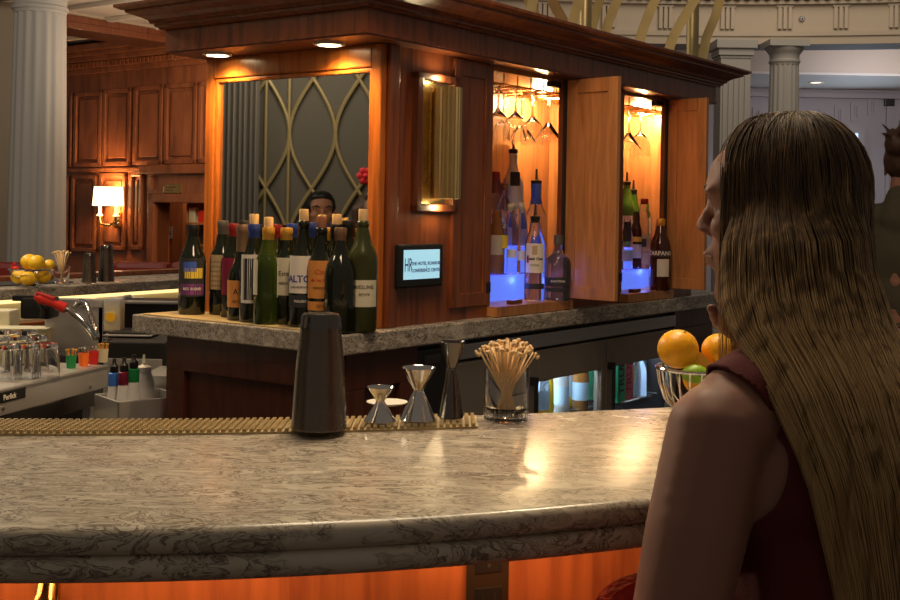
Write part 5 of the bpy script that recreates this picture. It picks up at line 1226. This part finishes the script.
def wearing(p):
    q = p-Vector((.418, 1.215, 0)); s_ = q.dot(Rr); z = p.z; fwd = q.dot(T_)
    arm = math.hypot((abs(s_)-.200)/.080, (z-1.155)/.094)-1
    nk = math.hypot(s_/.082, (z-1.285)/(.050 if fwd < .02 else .10))-1
    return min(arm*.08, nk*.07, z-.80, 1.31-z)
g.build('tank_top', 'top', wom, .0055, 5, clip=wearing, thick=.003)
j = Blob(); 
for s_, hx in ((-1, .085), (1, .085)):
    hp = Vector((.452, 1.115, .765))+Rr*s_*hx; kn = hp+Vector((.055, .335, -.01))+Rr*s_*.03; ft = kn+Vector((0, -.06, -.40))
    j.cap(hp, kn, .090, .063); j.cap(kn, ft+Vector((0, 0, .03)), .062, .045)
j.ell((.452, 1.115, .77), (.182, .128, .105), Rt); j.build('trousers', 'cloth', wom, .008, 4)
for s_ in (-1, 1):
    hp = Vector((.452, 1.115, .765))+Rr*s_*.085; kn = hp+Vector((.055, .335, -.01))+Rr*s_*.03; ft = kn+Vector((0, -.06, -.40))
    Blob().chain([ft+Vector((0, 0, -.03))-T_*.02, ft+T_*.15+Vector((0, 0, -.045))], [.042, .033]).build('shoe', 'black', wom, .007, 3)
# brows, lips
iv = wom.matrix_basis.inverted() @ HF
for s_ in (-1, 1): MB().tube([(.087, s_*.014, .028), (.082, s_*.028, .032), (.068, s_*.042, .029)], [.0015, .002, .001], 6, iv).build('eyebrow', 'hairbrown', wom)
MB().tube([(.080, .020, -.046), (.0905, .006, -.042), (.0905, -.006, -.042), (.080, -.020, -.046)], [.001, .003, .003, .001], 8, iv).tube([(.080, .018, -.048), (.0885, 0, -.052), (.080, -.018, -.048)], [.001, .004, .001], 8, iv).build('lips', 'lip', wom)
# hair
levels = [(1.335, .370, 1.290, .082, .076), (1.28, .368, 1.245, .087, .070), (1.22, .384, 1.165, .076, .048), (1.14, .398, 1.105, .062, .034), (1.05, .408, 1.088, .052, .028), (.96, .416, 1.080, .046, .022), (.90, .420, 1.078, .036, .014)]
hb_ = Blob(HF); hb_.ell((-.003, 0, .022), (.076, .074, .081)); hb_.fr = Matrix.Identity(4)
for i in range(len(levels)-1):
    for t in np.linspace(0, 1, 7):
        L = [levels[i][k]*(1-t)+levels[i+1][k]*t for k in range(5)]; hb_.ell((L[1], L[2], L[0]), (L[3]*.96, L[4]*.92, .022))
HFi = HF.inverted()
def facecut(p):
    q = HFi @ p
    return (.030+max(0, q.z)*.75-q.x) if q.z > -.13 else 1
hb_.build('hair_mass', 'hair', wom, .006, 8, clip=facecut)
def levelat(z):
    if z >= levels[0][0]: return levels[0]
    for i in range(len(levels)-1):
        if z >= levels[i+1][0]:
            t = (levels[i][0]-z)/(levels[i][0]-levels[i+1][0]); return [levels[i][k]*(1-t)+levels[i+1][k]*t for k in range(5)]
    return levels[-1]
sv = []; sf = []
def strand(pts, r):
    base = len(sv); n = len(pts)
    for i, p in enumerate(pts):
        t = (pts[min(i+1, n-1)]-pts[max(i-1, 0)]).normalized(); a = t.cross(Vector((0, 1, .01))).normalized(); c = t.cross(a); rr = r*(1-.55*i/n)
        for k in range(3): an = 2*PI*k/3; sv.append(tuple(p+a*math.cos(an)*rr+c*math.sin(an)*rr))
    for i in range(n-1):
        for k in range(3): sf.append((base+3*i+k, base+3*i+(k+1) % 3, base+3*i+3+(k+1) % 3, base+3*i+3+k))
hr = random.Random(11)
NS = 2300
for i in range(NS):
    cl_ = i//7; cr_ = random.Random(cl_*13+1)
    az = cr_.uniform(-PI, PI)+hr.gauss(0, .035)
    if abs(az) < .35: az = math.copysign(.35+abs(hr.gauss(0, .3)), az)      # leave the face free
    part = Vector((hr.uniform(-.012, .022), hr.uniform(-.004, .004), 0))
    infl = 1.0+hr.uniform(.0, .045)
    # great-arc on the skull from the parting to the ear line
    pts = []
    for k in range(9):
        th = k/8*(PI*.52)
        aa = math.copysign(max(abs(az), .35+.40*th), az)
        d_ = Vector((math.sin(th)*math.cos(aa), math.sin(th)*math.sin(aa), math.cos(th)))
        q = Vector((-.003, 0, .022))+Vector((d_.x*.078, d_.y*.077, d_.z*.082))*infl+part*(1-k/8)
        pts.append(HF @ q)
    e = pts[-1]; L0 = levels[0]
    u = max(-1, min(1, (e.x-L0[1])/L0[3])); v = (e.y-L0[2]-.04)/.09
    ang = math.atan2(v, u); ang0 = ang
    # fold strands from the far side round to the near side as they fall
    dep = hr.uniform(.90, 1.07); wob = hr.uniform(0, 6.28); amp = hr.gauss(0, .03); drift = cr_.gauss(0, .10)+hr.gauss(0, .03)
    zend = .93+abs(cr_.gauss(0, .05))+hr.uniform(-.02, .02); z = e.z-.02
    while z > zend:
        L = levelat(z); f_ = min(1, (e.z-z)/.06); s_ = min(1, (e.z-z)/.3)
        an = ang+drift*s_+amp*math.sin(z*22+wob)*s_
        tgt = Vector((L[1]+L[3]*math.cos(an)*dep, L[2]+L[4]*math.sin(an)*dep, z))
        src = Vector((e.x, e.y, z)); pts.append(src.lerp(tgt, f_*f_*(3-2*f_))); z -= .028
    strand(pts, hr.uniform(.0006, .0012))
for i in range(60):     # flyaways
    az = hr.uniform(-2.6, 2.6); pts = []; k0 = 1+hr.uniform(.05, .16)
    for k in range(8):
        th = .15+k/8*1.3; d_ = Vector((math.sin(th)*math.cos(az+k*.03), math.sin(th)*math.sin(az+k*.03), math.cos(th))); q = Vector((-.003, 0, .022))+Vector((d_.x*.078, d_.y*.077, d_.z*.082))*(1.02+(k0-1)*math.sin(k/8*PI)); pts.append(HF @ q)
    strand(pts, .0004)
for i in range(190):     # wisps across the cheek and jaw
    x1 = hr.uniform(-.05, .012); x2 = hr.uniform(0, .028); z2 = hr.uniform(0, .03)
    pts = []
    for k in range(10):
        t = k/9; q = Vector((.030+x2*.9+x1*t*t, .058+.018*math.sin(t*PI*.9)+.0006*i/9, .055-z2-(.205-z2)*t)); pts.append(HF @ (q+Vector((0, 0, 0))))
    strand(pts, .0005)
hm_ = MB(); hm_.v = [tuple(Vector(p)-Vector((.45, 1.12, 0))) for p in sv]; hm_.f = sf; hm_.sm = [True]*len(sf)
me = bpy.data.meshes.new('hair_strands'); me.from_pydata(hm_.v, [], sf); me.update(); me.polygons.foreach_set('use_smooth', [True]*len(me.polygons)); me.materials.append(M['hair'])
ho = bpy.data.objects.new('hair_strands', me); C.objects.link(ho); ho.parent = wom
# her stool
t = thing('bar_stool', 'dark wooden bar stool under the seated woman', 'stool', (.475, 1.085, 0))
MB().lathe([(0, .60), (.17, .60), (.185, .62), (.185, .64), (.16, .655), (0, .66)], n=32).build('seat', 'red', t)
for sx in (-1, 1):
    for sy in (-1, 1): MB().tube([(sx*.11, sy*.11, .60), (sx*.17, sy*.17, 0)], .015, 8).build('leg', 'hutdark', t)
MB().tube([(.205*math.cos(2*PI*i/24), .205*math.sin(2*PI*i/24), .26) for i in range(25)], .009, 8).build('footrest', 'brass', t)

# ---- simple full figures for the others
def figure(label, loc, yaw, k, skin, cloth, hair, seated, bun=False, longhair=False, hairm='hairblack', vox=.009, loose=None):
    t = thing('person', label, 'person', loc, yaw)      # local -y is forward
    F0 = Matrix.Translation(loc) @ Matrix.Rotation(yaw, 4, 'Z') @ Matrix.Scale(k, 4)
    zo = -.36 if seated else 0
    hd = F0 @ frame((0, -.03, 1.60+zo), (0, -1, 0))
    b = Blob(F0); b.cap((0, .01, 1.44+zo), (0, -.01, 1.55+zo), .055, .052); add_head(b, hd, 1.05)
    sh = 1.405+zo; hz = .93+zo
    arms = []
    for s_ in (-1, 1):
        S_ = Vector((s_*.175, .01, sh)); E = Vector((s_*.225, .02, sh-.29)); W_ = Vector((s_*.16, -.20, sh-.36)) if seated else Vector((s_*.22, -.10, sh-.53))
        b.cap((0, .0, sh-.02), S_, .05, .042); b.cap(S_, E, .042, .036); b.cap(E, W_, .038, .028); add_hand(b, W_, (W_-E).normalized(), (0, 0, -1) if seated else (-s_, 0, 0), 1, .3); arms.append((S_, E, W_))
    b.cap((0, .01, 1.45+zo), (0, 0, sh-.1), .055, .09); b.cap((0, 0, sh-.1), (0, 0, hz), .09, .10)
    b.build('body', skin, t, vox*.8, 4)
    add_eyes(t, hd, 1.05)
    c = Blob(F0); c.ell((0, 0, sh-.13), (.165, .105, .17)); c.ell((0, 0, sh-.3), (.14, .10, .18)); c.ell((0, 0, hz+.02), (.165, .115, .13))
    for S_, E, W_ in arms: c.cap(Vector((0, .01, sh+.015)), S_, .055, .058); c.cap(S_, E, .058, .047); c.cap(E, E.lerp(W_, .75), .047, .040)
    c.cap((0, .02, sh), (0, .01, sh+.075), .085, .066)
    c.build('jacket', cloth, t, vox, 4)
    l = Blob(F0)
    for s_ in (-1, 1):
        hp = Vector((s_*.09, 0, hz)); 
        if seated: kn = hp+Vector((s_*.03, -.42, .0)); ft = Vector((s_*.11, -.40, .06/k))
        else: kn = Vector((s_*.10, -.02, .50)); ft = Vector((s_*.10, 0, .09))
        l.cap(hp, kn, .09, .062); l.cap(kn, ft, .06, .045)
    l.build('trousers', 'cloth', t, vox, 4)
    for s_ in (-1, 1):
        fy = -.40 if seated else 0
        Blob(F0).chain([(s_*.11, fy+.03, .045), (s_*.11, fy-.15, .035)], [.045, .035]).build('shoe', 'black', t, vox, 3)
    h = Blob(hd @ Matrix.Scale(1.05, 4)); h.ell((-.014, 0, .030), (.090, .079, .083)); h.ell((.02, 0, .075), (.055, .058, .035))
    if bun: h.ell((-.085, 0, .085), (.05, .055, .05)); 
    if bun:
        for q in range(9): h.cap((-.10, .0, .10), (-.14+.05*math.cos(q), .07*math.sin(q*1.3), .14+.03*math.cos(q*2)), .012, .004)
    if longhair:
        h.cap((-.04, 0, .0), (-.06, 0, -.18), .085, .06)
        for s_ in (-1, 1): h.cap((.0, s_*.065, .02), (-.005, s_*.065, -.17), .032, .024)
    hv = hd.inverted(); h.build('hair', hairm, t, vox*.8, 4, clip=lambda p: max(.052-(hv @ p).x, (hv @ p).z-.062))
    iv = t.matrix_basis.inverted() @ hd @ Matrix.Scale(1.05, 4)
    for s_ in (-1, 1): MB().tube([(.086, s_*.013, .027), (.085, s_*.030, .033), (.070, s_*.048, .027)], [.003, .004, .002], 6, iv).build('eyebrow', hairm, t)
    MB().tube([(.080, .022, -.045), (.092, 0, -.044), (.080, -.022, -.045)], [.001, .004, .001], 8, iv).build('lips', 'lip', t)
    if seated:
        st = thing('bar_stool', 'bar stool under the '+label.split(' whose')[0].split(' with a')[0], 'stool', loc, yaw)
        MB().lathe([(0, hz*k-.16), (.17, hz*k-.16), (.18, hz*k-.14), (.17, hz*k-.11), (0, hz*k-.105)], n=24).build('seat', 'red', st); MB().lathe([(.02, .02), (.02, hz*k-.16)], n=16).lathe([(0, 0), (.2, 0), (.19, .02), (0, .025)], n=32).build('pedestal', 'gun', st)
    return t, hd
EYE = 1.60+.008*1.05
p = P(904, 176, 4.4); kk = (P(904, 166, 4.4).z+.0)/EYE
figure('woman with messy dark bun and olive jacket standing at the right photo edge', (p.x, 4.4, 0), math.radians(180-38), kk, 'skin', 'olivecloth', None, False, bun=True, hairm='hairbrown')
# man seen in the mirror
pv = P(321, 211, 6.7); q = mirror_point(Vector((pv.x, pv.y, 0)))
fv = Vector((.22, -.97, 0)); fl = HMi.to_3x3() @ fv; fl.x = -fl.x; fr_ = HM.to_3x3() @ fl
yaw = math.atan2(fr_.x, -fr_.y)
kk = pv.z/(EYE-.36); figure('dark-haired man in black whose face shows in the mirror above the bottles', (q.x, q.y, 0), yaw, kk, 'skinman', 'cloth', None, True)
pv = P(376, 214, 5.3); q = mirror_point(Vector((pv.x, pv.y, 0)))
kk = pv.z/(EYE-.36)
t, hd = figure('long-haired woman with a red flower at the right edge of the mirror', (q.x, q.y, 0), yaw, kk, 'skin', 'cloth', None, True, longhair=True, hairm='hairbrown')
fp = mirror_point(P(367, 176, 5.25)); iv = t.matrix_basis.inverted(); c = iv @ fp; b = MB()
for i in range(6):
    a = 2*PI*i/6; b.sphere((c.x+.024*math.cos(a), c.y, c.z+.024*math.sin(a)), .017, 10, sc=(1, .5, 1))
b.sphere(tuple(c), .016, 8).build('hair_flower', 'flower', t)
lf = mir(330, 150, 5.0); light('AREA', 'mirror_room_fill', (lf.x, lf.y, 2.5), 7, (1, .80, .6), .3, (q.x, q.y, 1.4))  # second unseen fill, added to brighten the mirrored figures
